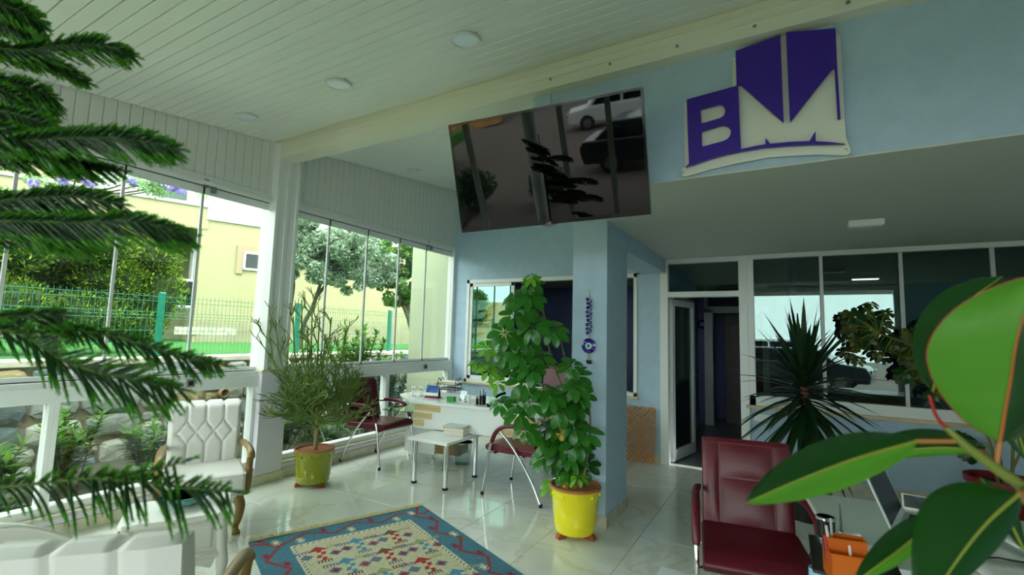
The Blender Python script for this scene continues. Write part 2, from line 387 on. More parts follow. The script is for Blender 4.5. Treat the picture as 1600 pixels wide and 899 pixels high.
# sliding window to the back room
w3 = setting('window_3', 'white sliding window in the back wall')
x0, x1, z0, z1 = -4.255, -1.62, .765, 2.315
MB().box(x0, x1, BY-.015, BY+.1, z1-.055, z1).box(x0, x1, BY-.015, BY+.1, z0, z0+.05).box(x0, x0+.05, BY-.015, BY+.1, z0, z1).box(x1-.045, x1, BY-.015, BY+.1, z0, z1).build('frame', M_WHITE, w3, bevel=.004)
def sash(par, a, b, y, z0, z1, t=.055, gm=None):
    MB().box(a, b, y, y+.03, z0, z0+t).box(a, b, y, y+.03, z1-t, z1).box(a, a+t, y, y+.03, z0, z1).box(b-t, b, y, y+.03, z0, z1).build('sash', M_WHITE, par, bevel=.004)
    box('pane', gm or M_GLASS_P, par, a+t, b-t, y+.012, y+.016, z0+t, z1-t)
sash(w3, x0+.05, -3.42, BY+.0, z0+.05, z1-.055, gm=M_GLASS_G)
sash(w3, x0+.09, -3.46, BY+.04, z0+.05, z1-.055, gm=M_GLASS_G)
MB().box(x1-.09, x1-.05, BY-.02, BY+.03, z0+.05, z0+.075).build('stop_block', M_BLACK, w3)

# door frame with transom light and open glazed leaf
d1 = setting('door_1', 'white framed glazed door standing open')
MB().box(-1.335, -1.24, BY-.02, BY+.1, 0, 2.468).box(-.455, -.365, BY-.02, BY+.1, 0, 2.468).box(-1.24, -.455, BY-.02, BY+.1, 2.41, 2.468).box(-1.24, -.455, BY-.02, BY+.1, 2.0, 2.065).build('frame', M_WHITE, d1, bevel=.004)
box('transom_pane', M_GLASS_P, d1, -1.24, -.455, BY+.03, BY+.036, 2.065, 2.41)
lf = bpy.data.objects.new('leaf', None); COL.objects.link(lf); lf.parent = d1; lf.location = (-1.235, BY+.10, 0); lf.rotation_euler = (0, 0, math.radians(79))
MB().box(0, .74, -.03, .02, .02, .15).box(0, .74, -.03, .02, 1.91, 1.99).box(0, .075, -.03, .02, .02, 1.99).box(.665, .74, -.03, .02, .02, 1.99).build('stile', M_WHITE, lf, bevel=.004)
MB().box(.075, .665, -.008, -.002, .15, 1.91).build('pane', M_GLASS_P, lf)
MB().tube([(.70, -.03, 1.02), (.70, -.075, 1.02), (.60, -.08, 1.02)], .009, 8).box(.685, .715, -.04, -.03, .92, 1.08).build('door_handle', M_CHROME, lf, smooth=True)

# partition glazing to the office on the right
w4 = setting('window_4', 'row of office partition panes in white frames')
zt, zb = 2.468, .79
MB().box(-.365, RX, BY-.03, BY+.1, zt-.05, zt).box(-.365, RX, BY-.02, BY+.1, zb, zb+.11).box(-.365, -.30, BY-.02, BY+.1, zb, zt).box(RX-.05, RX, BY-.02, BY+.1, zb, zt).build('frame', M_WHITE, w4, bevel=.004)
ms = [-.30, .343, 1.01, 1.678, 2.34, RX-.05]
for a, b in zip(ms[:-1], ms[1:]): box('pane', M_GLASS_P, w4, a, b, BY+.01, BY+.018, zb+.11, zt-.05)
for a in ms[1:-1]: MB().box(a-.016, a+.016, BY-.01, BY+.04, zb+.10, zt-.04).build('mullion', M_GREY, w4, bevel=.003)

# walls beyond view: right, front; front glazing with posts
tag(MB().box(RX, RX+.12, FY, BY+4.2, 0, 3.95).build('wall_right', M_BLUE), kind='structure')
tag(MB().box(2.25, RX, FY-.12, FY, 0, 3.0).box(-4.64, 2.25, FY-.12, FY, 2.84, 3.0).build('wall_front', M_BLUE), kind='structure')
w5 = setting('window_5', 'front glazing facing the street')
fr = MB().box(-4.62, 2.25, FY-.1, FY, 0, .1).box(-4.62, 2.25, FY-.1, FY, 2.74, 2.84)
for x in (-4.6, -3.1, -1.66, -.98, .78, 2.2): fr.box(x-.04, x+.04, FY-.1, FY, .1, 2.74)
fr.build('frame', M_WHITE, w5, bevel=.004)
for a, b in ((-4.56, -3.14), (-3.06, -1.70), (-1.62, -1.02), (-.94, .74), (.82, 2.16)): box('pane', M_GLASS, w5, a, b, FY-.05, FY-.042, .1, 2.74)

# rooms behind the glass
M_DARKBLUE = mat('inner_room_plaster', (120, 128, 168), .85)
M_FLOOR2 = mat('inner_floor', (150, 152, 146), .12, var=.1)
tag(MB().box(-4.64, RX+.1, BY+.12, BY+4.3, -.12, 0).build('floor_inner', M_FLOOR2), kind='structure')
tag(MB().box(-4.64, RX+.1, BY+.12, BY+4.3, 2.47, 2.6).build('ceiling_inner', mat('inner_ceiling', (170, 176, 172), .9)), kind='structure')
wi = MB().box(-4.64, -4.54, BY+.12, BY+4.2, 0, 2.47).box(-4.64, RX, BY+4.1, BY+4.25, 0, 2.47)
wi.box(-1.46, -1.38, BY+.12, BY+.9, 0, 2.47).box(-1.46, -1.38, BY+.9, BY+2.6, 0, .85).box(-1.46, -1.38, BY+2.6, BY+4.1, 0, 2.47).box(-1.46, -1.38, BY+.9, BY+2.6, 2.15, 2.47)
wi.box(-1.46, -1.26, BY+3.2, BY+3.3, 0, 2.47).box(-.27, .05, BY+3.2, BY+3.3, 0, 2.47).box(.05, .13, BY+1.2, BY+4.1, 0, 2.47).box(.05, .13, BY+.12, BY+1.2, 2.1, 2.47)
wi.box(-2.75, -1.46, BY+2.9, BY+3.0, 0, 2.47).box(-4.54, -3.55, BY+2.9, BY+3.0, 0, 2.47).box(-3.55, -2.75, BY+2.9, BY+3.0, 2.08, 2.47)
tag(wi.build('wall_inner', M_DARKBLUE), kind='structure')
w6 = setting('window_6', 'inner corridor sliding window')
MB().box(-1.47, -1.365, BY+.9, BY+2.6, .85, .9).box(-1.47, -1.365, BY+.9, BY+2.6, 2.1, 2.15).box(-1.47, -1.365, BY+.9, BY+.96, .85, 2.15).box(-1.47, -1.365, BY+1.7, BY+1.76, .85, 2.15).box(-1.47, -1.365, BY+2.54, BY+2.6, .85, 2.15).build('frame', M_WHITE, w6)
box('pane', M_GLASS_P, w6, -1.42, -1.415, BY+.96, BY+1.7, .9, 2.1); box('pane', M_GLASS_P, w6, -1.42, -1.415, BY+1.76, BY+2.54, .9, 2.1)
d2 = setting('door_2', 'white frame of the far corridor door with a dark carved leaf')
fy = BY+3.18
MB().box(-1.27, -1.13, fy-.03, fy+.14, 0, 2.05).box(-.35, -.25, fy-.03, fy+.14, 0, 2.05).box(-1.27, -.25, fy-.03, fy+.14, 1.97, 2.09).box(-1.27, -.25, fy-.03, fy+.14, 2.40, 2.47).box(-1.27, -1.21, fy-.03, fy+.14, 2.05, 2.47).build('frame', M_WHITE, d2, bevel=.004)
M_DARKWOOD = mat('dark_wood', (34, 22, 20), .4, var=.2, vscale=5, stretch=(8, 8, 1))
lf2 = MB().box(-.98, -.30, fy+.5, fy+.54, 0, 1.97).build('leaf', M_DARKWOOD, d2)
for a, b in ((.15, .85), (1.0, 1.8)): MB().box(-.9, -.38, fy+.485, fy+.5, a, b).build('raised_panel', M_DARKWOOD, lf2, bevel=.012)
d3 = setting('door_3', 'white door in the back room')
MB().box(-3.6, -3.53, BY+2.86, BY+3.04, 0, 2.12).box(-2.78, -2.70, BY+2.86, BY+3.04, 0, 2.12).box(-3.6, -2.70, BY+2.86, BY+3.04, 2.05, 2.12).build('frame', M_WHITE, d3)
l3 = MB().box(-3.1, -2.8, BY+3.3, BY+3.34, 0, 2.04).build('leaf', mat('cream_door', (232, 226, 200), .5), d3)
MB().tube([(-3.04, BY+3.3, 1.0), (-3.04, BY+3.25, 1.0), (-2.95, BY+3.25, 1.0)], .01, 8).build('door_handle', M_CHROME, l3, smooth=True)
# ================================================================== outdoors
npr = np.random.default_rng(7)
M_SOIL = mat('garden_soil', (60, 62, 40), .95, var=.3, vscale=4, bump=.5, bscale=20)
M_LAWN = mat('lawn', (36, 100, 32), .9, col2=(62, 128, 42), vscale=14, bump=1., bscale=90)
SWX, LZ = -6.7, 1.06
tag(MB().box(SWX-.1, -4.64, -8, 16, -.3, -.06).build('ground_garden', M_SOIL), 'bare soil strip between glass and stone wall', kind='structure')
tag(MB().box(-34, SWX-.35, -14, 34, .7, LZ).build('lawn', M_LAWN), 'green lawn behind the retaining wall', kind='structure')
# dry-laid retaining wall: mortar core and every stone
M_MORTAR = mat('mortar', (146, 138, 118), .95, var=.2, vscale=9, bump=.7, bscale=40)
ST = [mat('stone_%s' % n, c, .85, var=.16, vscale=7, bump=1., bscale=16) for n, c in (('grey', (150, 156, 150)), ('pale', (178, 180, 168)), ('blue', (122, 138, 138)), ('ochre', (166, 152, 112)), ('slate', (104, 118, 120)))]
stone_wall = MB().box(SWX-.4, SWX-.03, -6, 14, -.25, LZ-.02).build('stone_wall', M_MORTAR)
tag(stone_wall, 'rubble stone retaining wall below the green fence', kind='structure')
coping = MB().box(SWX-.42, SWX+.02, -6, 14, LZ-.03, LZ+.035).build('coping', mat('coping_concrete', (212, 206, 186), .8, var=.1), stone_wall, bevel=.008)
sr = random.Random(11)
def stone(y0, y1, z0, z1):
    n = 9; cy, cz, hy, hz = (y0+y1)/2, (z0+z1)/2, (y1-y0)/2-.002, (z1-z0)/2-.002; mb = MB()
    ring = []
    for k in range(n):
        t = 2*math.pi*(k+sr.uniform(-.25, .25))/n; e = .55
        ring.append((math.copysign(abs(math.cos(t))**e, math.cos(t))*hy*sr.uniform(.92, 1.06), math.copysign(abs(math.sin(t))**e, math.sin(t))*hz*sr.uniform(.92, 1.06)))
    d = sr.uniform(.02, .06)
    vs = [(0-.04, a, b) for a, b in ring]+[(d*.6, a*.93, b*.93) for a, b in ring]+[(d+sr.uniform(-.012, .012), a*.6, b*.6) for a, b in ring]+[(d+.012, 0, 0)]
    fs = [(k, (k+1) % n, n+(k+1) % n, n+k) for k in range(n)]+[(n+k, n+(k+1) % n, 2*n+(k+1) % n, 2*n+k) for k in range(n)]+[(2*n+k, 2*n+(k+1) % n, 3*n) for k in range(n)]
    mb.add(vs, fs); o = mb.build('stone', sr.choice(ST[:3]+ST[:2]+ST[:2]+ST[:2]+[ST[3], ST[4]]), stone_wall); o.location = (SWX-.02, cy, cz)
zz = [-.12, .20, .48, .78, LZ-.03]
for a, b in zip(zz[:-1], zz[1:]):
    y = -.6+sr.uniform(0, .2)
    while y < 9.8:
        L = sr.uniform(.26, .60); da, db = sr.uniform(-.03, .03), sr.uniform(-.03, .03)
        if L > .42 and sr.random() < .25:
            m_ = (a+b)/2; stone(y, y+L*.5, a+da, m_); stone(y, y+L*.5, m_, b+db); stone(y+L*.5, y+L, a+da, b+db)
        else: stone(y, y+L, a+da, b+db)
        y += L
p = on_plane(348, 613, 0, SWX+.03)
MB().tube([(SWX-.2, p.y, p.z), (SWX+.09, p.y, p.z-.01)], .055, 14, cap=False).build('drain_pipe', mat('clay_pipe', (146, 122, 92), .7), stone_wall, smooth=True, solid=.012)

# green wire fence
M_FENCE = mat('fence_green', (24, 120, 96), .5)
FX = SWX-.22
fence = thing('wire_fence', 'green welded wire fence on top of the stone wall', 'fence', (FX, 0, LZ+.035))
posts = [-1.1, .95, on_plane(250, 500, 0, FX).y, on_plane(465, 500, 0, FX).y, on_plane(609, 500, 0, FX).y, 9.1, 11.2]
posts[1] = posts[2]-2.0; posts[0] = posts[2]-4.0
for y in posts:
    MB().box(-.03, .03, y-.03, y+.03, 0, .80).prism([(-.034, .80), (.034, .80), (.02, .82), (-.02, .82)], y-.034, y+.034, 'y').build('post', M_FENCE, fence, bevel=.004)
def wires(y0, y1):
    mb = MB(); rows = [.03, .18, .33, .48, .52, .56, .70, .76]
    zx = {.52: .03}
    k = int((y1-y0)/.052)
    for i in range(1, k):
        y = y0+(y1-y0)*i/k; mb.tube([(.02, y, .01), (.02, y, .48), (.045, y, .52), (.02, y, .56), (.02, y, .80)], .0026, 3, cap=False)
    for z in rows: mb.tube([(.02+zx.get(z, 0), y0+.02, z), (.02+zx.get(z, 0), y1-.02, z)], .003, 3, cap=False)
    mb.build('wire_panel', M_FENCE, fence)
for a, b in zip(posts[:-1], posts[1:]): wires(a, b)

# the neighbouring house
HC = at_depth(307, 532, 12.5); HA = math.radians(21)
M_YEL = mat('yellow_render', (152, 147, 112), .9, var=.03, vscale=3, bump=.15, bscale=90)
M_HWHITE = mat('white_render', (186, 190, 188), .85)
M_BROWN = mat('taupe_surround', (150, 132, 106), .8)
M_CURT = mat('pale_curtain', (84, 104, 96), .9, var=.2, vscale=3, stretch=(30, 30, .3))
M_HGLASS = glass('house_glass', (150, 176, 168), .0)
house = thing('house', 'two storey yellow house with white upper band behind the fence', 'house', (HC.x, HC.y, LZ), -HA)
# local frame: +y along the facade (away), +x towards us ; facade plane x=0
hw = MB()
hw.box(-8, 0, 0, 16, 0, 3.30)
hw.build('wall', M_YEL, house)
MB().box(-8, .06, -.02, 16, 3.30, 5.6).build('upper_band', M_HWHITE, house)
MB().box(-8, .02, -.01, 16, -.3, .55).build('plinth', mat('plinth_render', (142, 137, 110), .9, var=.12, vscale=2.5), house)
MB().box(.02, .026, -.5, .9, .2, .4).build('stain', mat('bare_plaster', (170, 168, 150), .95, var=.3, vscale=9), house)
MB().box(-3.4, .02, -9, .02, 3.02, 3.12).box(-.12, .03, -9, .03, 3.05, 3.66).build('balcony', M_YEL, house)
MB().box(-.16, .08, -9, .1, 3.62, 3.70).build('balcony_coping', M_HWHITE, house)
MB().box(-8, -3.3, -9, 0, 0, 6.2).build('rear_wing', M_YEL, house)
MB().box(-7.9, -2.4, -2.4, -.02, 3.7, 6.2).build('penthouse', M_HWHITE, house)
def hwin(y0, y1, z0, z1, surround=True, split=1, x=0.):
    wn = MB()
    if surround: wn.box(x, x+.05, y0-.16, y0, z0-.12, z1+.16).box(x, x+.05, y1, y1+.16, z0-.12, z1+.16).box(x, x+.05, y0, y1, z1, z1+.16)
    root = wn.build('window', M_BROWN, house) if surround else MB().box(x, x+.03, y0-.02, y1+.02, z0-.03, z0).build('window', M_HWHITE, house)
    f = MB().box(x, x+.07, y0, y1, z0, z0+.06).box(x, x+.07, y0, y1, z1-.06, z1).box(x, x+.07, y0, y0+.06, z0, z1).box(x, x+.07, y1-.06, y1, z0, z1)
    for i in range(1, split): f.box(x, x+.07, y0+(y1-y0)*i/split-.05, y0+(y1-y0)*i/split+.05, z0, z1)
    f.build('window_frame', M_HWHITE, root)
    MB().box(x+.01, x+.02, y0+.06, y1-.06, z0+.06, z1-.06).build('curtain', M_CURT, root)
    MB().box(x+.035, x+.04, y0+.06, y1-.06, z0+.06, z1-.06).build('pane', M_HGLASS, root)
hwin(.92, 2.0, 2.03, 2.55, True, 2)
hwin(-.75, -.12, .9, 1.65, False, 1, -.05)
# return wall in the recess under the balcony
rw = MB()
rw.box(-3.3, 0, -.1, 0, 0, 3.05); rw.build('return_wall', M_YEL, house)
r_ = MB().box(-1.5, -.35, -.16, -.10, 1.6, 2.75).build('window', M_BROWN, house)
MB().box(-1.36, -.5, -.17, -.13, 1.0, 2.58).build('curtain', M_CURT, r_)
MB().box(-1.36, -1.28, -.2, -.15, 1.0, 2.58).box(-.58, -.5, -.2, -.15, 1.0, 2.58).box(-1.36, -.5, -.2, -.15, 2.5, 2.58).box(-.97, -.9, -.2, -.15, 1.0, 2.58).build('window_frame', M_HWHITE, r_)
hb = MB().box(-2.45, -2.38, -1.3, -.25, 3.7, 5.0).build('window', M_HWHITE, house); MB().box(-2.40, -2.36, -1.2, -.35, 3.75, 4.9).build('curtain', M_CURT, hb)
# outdoor unit of the air conditioner
ac = thing('air_conditioner', 'white air conditioner unit high on the house wall', 'air conditioner', HC+Matrix.Rotation(-HA, 3, 'Z') @ Vector((.1, 1.83, 2.42+.0)), -HA)
MB().box(0, .32, 0, .8, .15, .72).build('casing', M_HWHITE, ac, bevel=.02)
MB().lathe([(.0001, 0), (.22, 0), (.22, .012), (.19, .012), (.19, .004), (.0001, .004)], 20, (.32, .33, .43), Matrix.Rotation(math.pi/2, 3, 'Y')).build('fan_grille', mat('ac_grille', (150, 156, 156), .6), ac)
MB().box(-.04, .3, .1, .13, .1, .15).box(-.04, .3, .65, .68, .1, .15).build('bracket', M_HWHITE, ac)
# pale wing wall right outside the far bay
wgp = on_plane(667, 480, 0, -5.35)
tag(MB().box(-5.42, -4.62, 6.0, 6.2, -.2, 3.9).build('wall_wing', mat('wing_render', (172, 180, 150), .9)), 'pale outer wing wall beside the far bay', kind='structure')

# ---- foliage
def leaf_cloud(name, C, Nrm, size, asp, mats, parent, mi=None, fold=.0, jitter=.6):
    """one leaf quad (diamond-ish) per centre; C,Nrm: (n,3) arrays; size scalar/array"""
    n = len(C); C = np.asarray(C); a = npr.normal(size=(n, 3)); nr = Nrm + jitter*npr.normal(size=(n, 3)); nr /= np.linalg.norm(nr, axis=1)[:, None]
    a -= nr*(a*nr).sum(1)[:, None]; a /= np.linalg.norm(a, axis=1)[:, None]; b = np.cross(nr, a)
    s = (np.ones(n)*size*npr.uniform(.7, 1.3, n))[:, None]
    V = np.stack([C-a*s, C-b*s*asp+nr*s*fold, C+a*s, C+b*s*asp+nr*s*fold], 1).reshape(-1, 3)
    return arrays(name, V, np.arange(4*n).reshape(-1, 4), mats, parent, mi)
def blob_points(blobs, n):
    """points on the surfaces of ellipsoids (c, r3)"""
    w_ = np.array([b[1][0]*b[1][1]+b[1][0]*b[1][2] for b in blobs]); w_ = w_/w_.sum(); k = npr.choice(len(blobs), n, p=w_)
    d = npr.normal(size=(n, 3)); d /= np.linalg.norm(d, axis=1)[:, None]
    c = np.array([b[0] for b in blobs])[k]; r = np.array([b[1] for b in blobs])[k]
    rad = npr.uniform(.72, 1.06, n)[:, None]
    return c+d*r*rad, d
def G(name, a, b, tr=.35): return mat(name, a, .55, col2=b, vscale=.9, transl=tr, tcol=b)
# clipped cypress hedge
hedge = thing('cypress_hedge', 'big dense yellow green cypress hedge behind the fence', 'hedge', (-9.0, 2.0, LZ))
hb_ = []
for i in range(60):
    yy = npr.uniform(-2.6, 1.55); hb_.append(((npr.uniform(-.3, .55), yy, npr.uniform(.35, 1.72)), (.42, .42, .36)))
hb_ += [((.3, 1.75, .95), (.4, .35, .5)), ((.3, 1.65, 1.5), (.4, .35, .35)), ((.2, 1.5, .45), (.4, .4, .35))]
MB().tube([(0, -1, -.02), (0, -1, 1.4)], .12, 7).build('trunk', mat('bark', (96, 80, 62), .9), hedge)
Pn, Nn = blob_points(hb_, 120000); keep = Pn[:, 2] > .12; Pn, Nn = Pn[keep], Nn[keep]
# feathery upright sprays: elongated leaves pointing out and up
nn = len(Pn); dirs = Nn+np.array([0, 0, .9])+.5*npr.normal(size=(nn, 3)); dirs /= np.linalg.norm(dirs, axis=1)[:, None]
side = np.cross(dirs, npr.normal(size=(nn, 3))); side /= np.linalg.norm(side, axis=1)[:, None]
L = npr.uniform(.03, .08, nn)[:, None]; Wd = npr.uniform(.007, .013, nn)[:, None]
V = np.stack([Pn-side*Wd*.3, Pn+dirs*L*.5+side*Wd, Pn+dirs*L, Pn+dirs*L*.5-side*Wd], 1).reshape(-1, 3)
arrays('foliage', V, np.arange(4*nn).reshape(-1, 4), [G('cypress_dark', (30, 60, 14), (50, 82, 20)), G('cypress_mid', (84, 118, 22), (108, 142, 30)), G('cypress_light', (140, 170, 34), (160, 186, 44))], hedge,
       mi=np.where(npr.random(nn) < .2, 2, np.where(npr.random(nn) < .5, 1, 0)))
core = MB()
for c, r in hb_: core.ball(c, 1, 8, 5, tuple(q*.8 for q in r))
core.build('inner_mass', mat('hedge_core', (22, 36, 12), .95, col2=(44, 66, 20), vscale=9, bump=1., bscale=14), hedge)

def tree(name, label, loc, trunks, blobs, nleaf, lsize, asp, mats, weights, bark, cat='tree', cores=0., jitter=.8):
    t = thing(name, label, cat, loc)
    mb = MB()
    for pts, r0, r1 in trunks:
        pp = bez(pts, 5); mb.tube(pp, [r0+(r1-r0)*i/(len(pp)-1) for i in range(len(pp))], 7)
    mb.build('trunk', bark, t, smooth=True)
    P, N_ = blob_points(blobs, nleaf); 
    leaf_cloud('foliage', P, N_, lsize, asp, mats, t, npr.choice(len(mats), nleaf, p=weights), jitter=jitter)
    return t
M_BARK = mat('grey_bark', (84, 78, 62), .9, var=.25, vscale=12, bump=.6, bscale=30)
# olive tree
def cluster(c, r, n, rr): return [((c[0]+npr.normal()*r[0]*.5, c[1]+npr.normal()*r[1]*.5, c[2]+npr.normal()*r[2]*.5), (rr, rr, rr*.8)) for _ in range(n)]
OP = at_depth(468, 532, 10.0); OP.z = LZ
ob = []
for px, py, D, r, n in ((470, 365, 9.6, .55, 14), (520, 380, 9.8, .6, 14), (565, 400, 10.2, .55, 12), (500, 425, 9.6, .45, 10), (452, 415, 9.4, .4, 8), (590, 430, 10.4, .35, 6), (545, 440, 10, .3, 5), (480, 340, 9.8, .35, 6)):
    q = at_depth(px, py, D)-OP; ob += cluster(q, (r, r, r*.7), n, r*.42)
q1 = at_depth(505, 430, 10)-OP; q2 = at_depth(455, 400, 9.7)-OP; q3 = at_depth(545, 400, 10.2)-OP
M_OL = [G('olive_dark', (84, 112, 84), (108, 134, 104)), G('olive_mid', (134, 160, 132), (156, 178, 148)), G('olive_light', (172, 192, 164), (196, 210, 184))]
tree('olive_tree', 'silvery green olive tree with forked trunk before the yellow wall', OP, [([(0, 0, -.05), (.03, .05, .5), tuple(q1*.6), tuple(q1)], .06, .03), ([(0, -.3, -.05), (0, -.3, .5), tuple(q2*.7), tuple(q2)], .05, .025), ([tuple(q1*.7), tuple(q3)], .04, .02)], ob, 34000, .05, .30, M_OL, [.45, .38, .17], M_BARK)
# citrus-like tree at the far bay
TP = at_depth(646, 540, 11.5); TP.z = LZ
cb = []
for px, py, D, r, n in ((640, 420, 11.4, .55, 12), (610, 400, 11, .45, 10), (655, 455, 11.5, .5, 12), (625, 455, 11.2, .4, 8), (660, 400, 11.8, .5, 8), (600, 440, 11, .35, 6), (675, 480, 11.9, .4, 6), (620, 375, 11.4, .4, 5)):
    q = at_depth(px, py, D)-TP; cb += cluster(q, (r, r, r*.7), n, r*.36)
qa = at_depth(636, 470, 11.4)-TP; qb = at_depth(652, 460, 11.6)-TP; qc = at_depth(615, 440, 11.2)-TP
tree('citrus_tree', 'dark green leafy tree with yellowing leaves near the pale wing wall', TP, [([(0, 0, -.05), (0, 0, .35), tuple(qa*.6), tuple(qa)], .12, .04), ([(0, .05, .3), tuple(qb*.6), tuple(qb)], .09, .03), ([tuple(qa*.6), tuple(qc)], .06, .02)], cb, 9000, .055, .5,
     [G('citrus_dark', (50, 92, 40), (70, 116, 52)), G('citrus_mid', (84, 132, 54), (104, 150, 66)), G('citrus_yellow', (196, 176, 60), (212, 190, 80))], [.5, .44, .06], M_BARK)
# jacaranda branches with violet flowers
JP = at_depth(90, 470, 9.9); JP.z = LZ
jb, jf, jt = [], [], [([(0, 0, -.05), (0, .1, 1.2), tuple(at_depth(95, 330, 9.7)-JP), tuple(at_depth(110, 290, 9.4)-JP)], .16, .05)]
for px, py, D in ((235, 285, 8.6), (262, 290, 8.5), (215, 280, 8.8), (120, 275, 9.0), (60, 280, 9.0), (150, 268, 9.2), (245, 298, 8.5), (20, 300, 8.8), (90, 300, 9.0)):
    q = at_depth(px, py, D)-JP; jb += cluster(q, (.2, .3, .14), 6, .13); jt.append(([tuple(at_depth(110, 295, 9.4)-JP), tuple((at_depth(110, 295, 9.4)-JP)*.5+q*.5+Vector((0, 0, -.12))), tuple(q)], .028, .01))
for px, py, D in ((275, 293, 8.4), (283, 296, 8.4), (262, 288, 8.4), (250, 284, 8.6), (118, 280, 8.9), (95, 285, 8.9), (132, 287, 8.9), (100, 275, 8.9), (6, 226, 8.9), (50, 285, 8.8), (205, 285, 8.6), (240, 288, 8.5)):
    q = at_depth(px, py, D)-JP; jf += cluster(q, (.08, .1, .06), 4, .07)
J = tree('jacaranda_tree', 'jacaranda branches with violet flower clusters in front of the balcony', JP, jt, jb, 2600, .035, .35, [G('jac_leaf', (86, 138, 66), (120, 164, 84)), G('jac_leaf_pale', (150, 180, 130), (170, 196, 150))], [.7, .3], M_BARK)
P, N_ = blob_points(jf, 2200); leaf_cloud('blossom', P, N_, .024, .8, [mat('violet_blossom', (166, 148, 214), .7, transl=.4, tcol=(170, 150, 225)), mat('violet_blossom_pale', (184, 168, 226), .7, transl=.4)], J, npr.choice(2, 2200))

# shrubs in the planting strip: stems with whorled lance leaves
M_SH = [mat('shrub_green', (32, 78, 32), .4, transl=.35, tcol=(80, 140, 40)), mat('shrub_lime', (72, 120, 38), .4, transl=.4, tcol=(120, 170, 60)), mat('shrub_deep', (24, 66, 38), .4, transl=.25)]
M_STEM = mat('shrub_stem', (104, 110, 62), .8)
def lance(V, Fq, mi, p, d, up, L, W, k):
    s = d.cross(up); s = s.normalized() if s.length > 1e-5 else d.orthogonal().normalized(); o = len(V); n_ = s.cross(d)
    for a, b, c in ((0, 0, 0), (.4, 1, .06), (.4, -1, .06), (1, 0, -.1), (.45, 0, -.02)): V.append(p+d*(L*a)+s*(W*b)+n_*(L*c))
    Fq += [(o, o+1, o+4), (o+1, o+3, o+4), (o+3, o+2, o+4), (o+2, o, o+4)]; mi += [k]*4
def shrub(label, loc, stems, L, W, lime, seed, group='garden shrubs under the stone wall', name='garden_shrub'):
    R = random.Random(seed); t = thing(name, label, 'shrub', loc, group=group); V, Fq, mi = [], [], []; st = MB()
    for (x, y, h, lean) in stems:
        a = Vector((x*.3, y*.3, -.05)); b = Vector((x, y, h)); mid = (a+b)/2+Vector((R.uniform(-.05, .05), R.uniform(-.05, .05), h*.1))
        pts = bez([a, mid, b], 6); st.tube(pts, [.008]*(len(pts)-1)+[.003], 5)
        n = max(8, int(h/.028))
        for i in range(n):
            u = (.25+.75*i/n); k = u*(len(pts)-1); i0 = min(int(k), len(pts)-2); p = pts[i0].lerp(pts[i0+1], k-i0)
            for q in range(2):
                ang = i*2.4+q*math.pi; el = R.uniform(.1, .8)+(.5 if u > .93 else 0)
                d = Vector((math.cos(ang)*math.cos(el), math.sin(ang)*math.cos(el), math.sin(el)))
                lance(V, Fq, mi, p, d, Vector((0, 0, 1)), L*R.uniform(.7, 1.15), W*R.uniform(.8, 1.2), 1 if (u > 1-lime and R.random() < .8) else (2 if R.random() < .35 else 0))
    st.build('stem', M_STEM, t); arrays('foliage', [tuple(v) for v in V], Fq, M_SH, t, mi)
    return t
sr2 = random.Random(5)
def stems(n, r, h0, h1, s):
    R = random.Random(s); return [(R.uniform(-r, r), R.uniform(-r, r), R.uniform(h0, h1), 0) for _ in range(n)]
for i, (x, y, n, r, h0, h1, lime, lab) in enumerate([
    (-5.75, 1.35, 12, .22, .3, .5, .2, 'low leafy shrub before the pale stones at the left low pane'),
    (-5.9, 1.95, 12, .22, .45, .72, .3, 'taller leafy shrub with glossy lance leaves before the stone wall'),
    (-5.7, 2.6, 12, .24, .35, .55, .25, 'leafy shrub behind the white tufted armchair'),
    (-5.8, 3.2, 14, .25, .3, .55, .2, 'low shrub seen past the corner column'),
    (-5.5, 3.75, 16, .3, .35, .65, .15, 'dark leafy shrub low behind the green pot'),
    (-5.9, 4.5, 18, .32, .5, .85, .2, 'bushy shrub behind the red chair by the glass'),
    (-6.0, 5.35, 22, .36, 1.0, 1.62, .5, 'tall shrub with lime green upright shoots in the far bay'),
    (-5.9, 6.1, 20, .34, .8, 1.15, .35, 'shrub with lime tips beside the pale wing wall'),
    (-5.3, 5.0, 18, .26, .4, .75, .2, 'dark shrub right outside the low far pane'),
    (-5.1, 2.2, 14, .2, .15, .28, .1, 'low ground shrub just outside the left bay'),
    (-5.1, 1.2, 12, .2, .15, .28, .1, 'low ground shrub by the first low post'),
    (-5.1, 4.2, 16, .3, .2, .42, .1, 'low ground shrub behind the desk corner')]):
    shrub(lab, (x, y, -.06), stems(n, r, h0, h1, 30+i), .13, .024, lime, 60+i)

# street side behind the camera (seen in the TV and the panes)
tag(MB().box(-60, 60, -40, FY-.12, -.4, -.14).build('road', mat('grey_road', (104, 94, 88), .9, var=.1, vscale=2, bump=.2, bscale=30)), 'grey street in front of the building', kind='structure')
tag(MB().box(-6, 5, -4.0, FY-.1, -.14, -.05).build('terrace', mat('terrace_stone', (120, 114, 104), .8, var=.1)), kind='structure')
bk = [[(-40+4*i, -24-3*j, -.2+1.1*j+.25*math.sin(i*1.7+j)) for j in range(6)] for i in range(9)]
tag(MB().grid(bk).build('ground_bank', mat('dry_bank', (156, 112, 58), .95, var=.35, vscale=1.5, bump=1., bscale=6), smooth=True), 'dry orange grass bank across the street', kind='structure')
tag(MB().box(-400, 400, -900, -60, -31, -30).build('sea', mat('sea_water', (86, 140, 170), .3)), kind='structure')
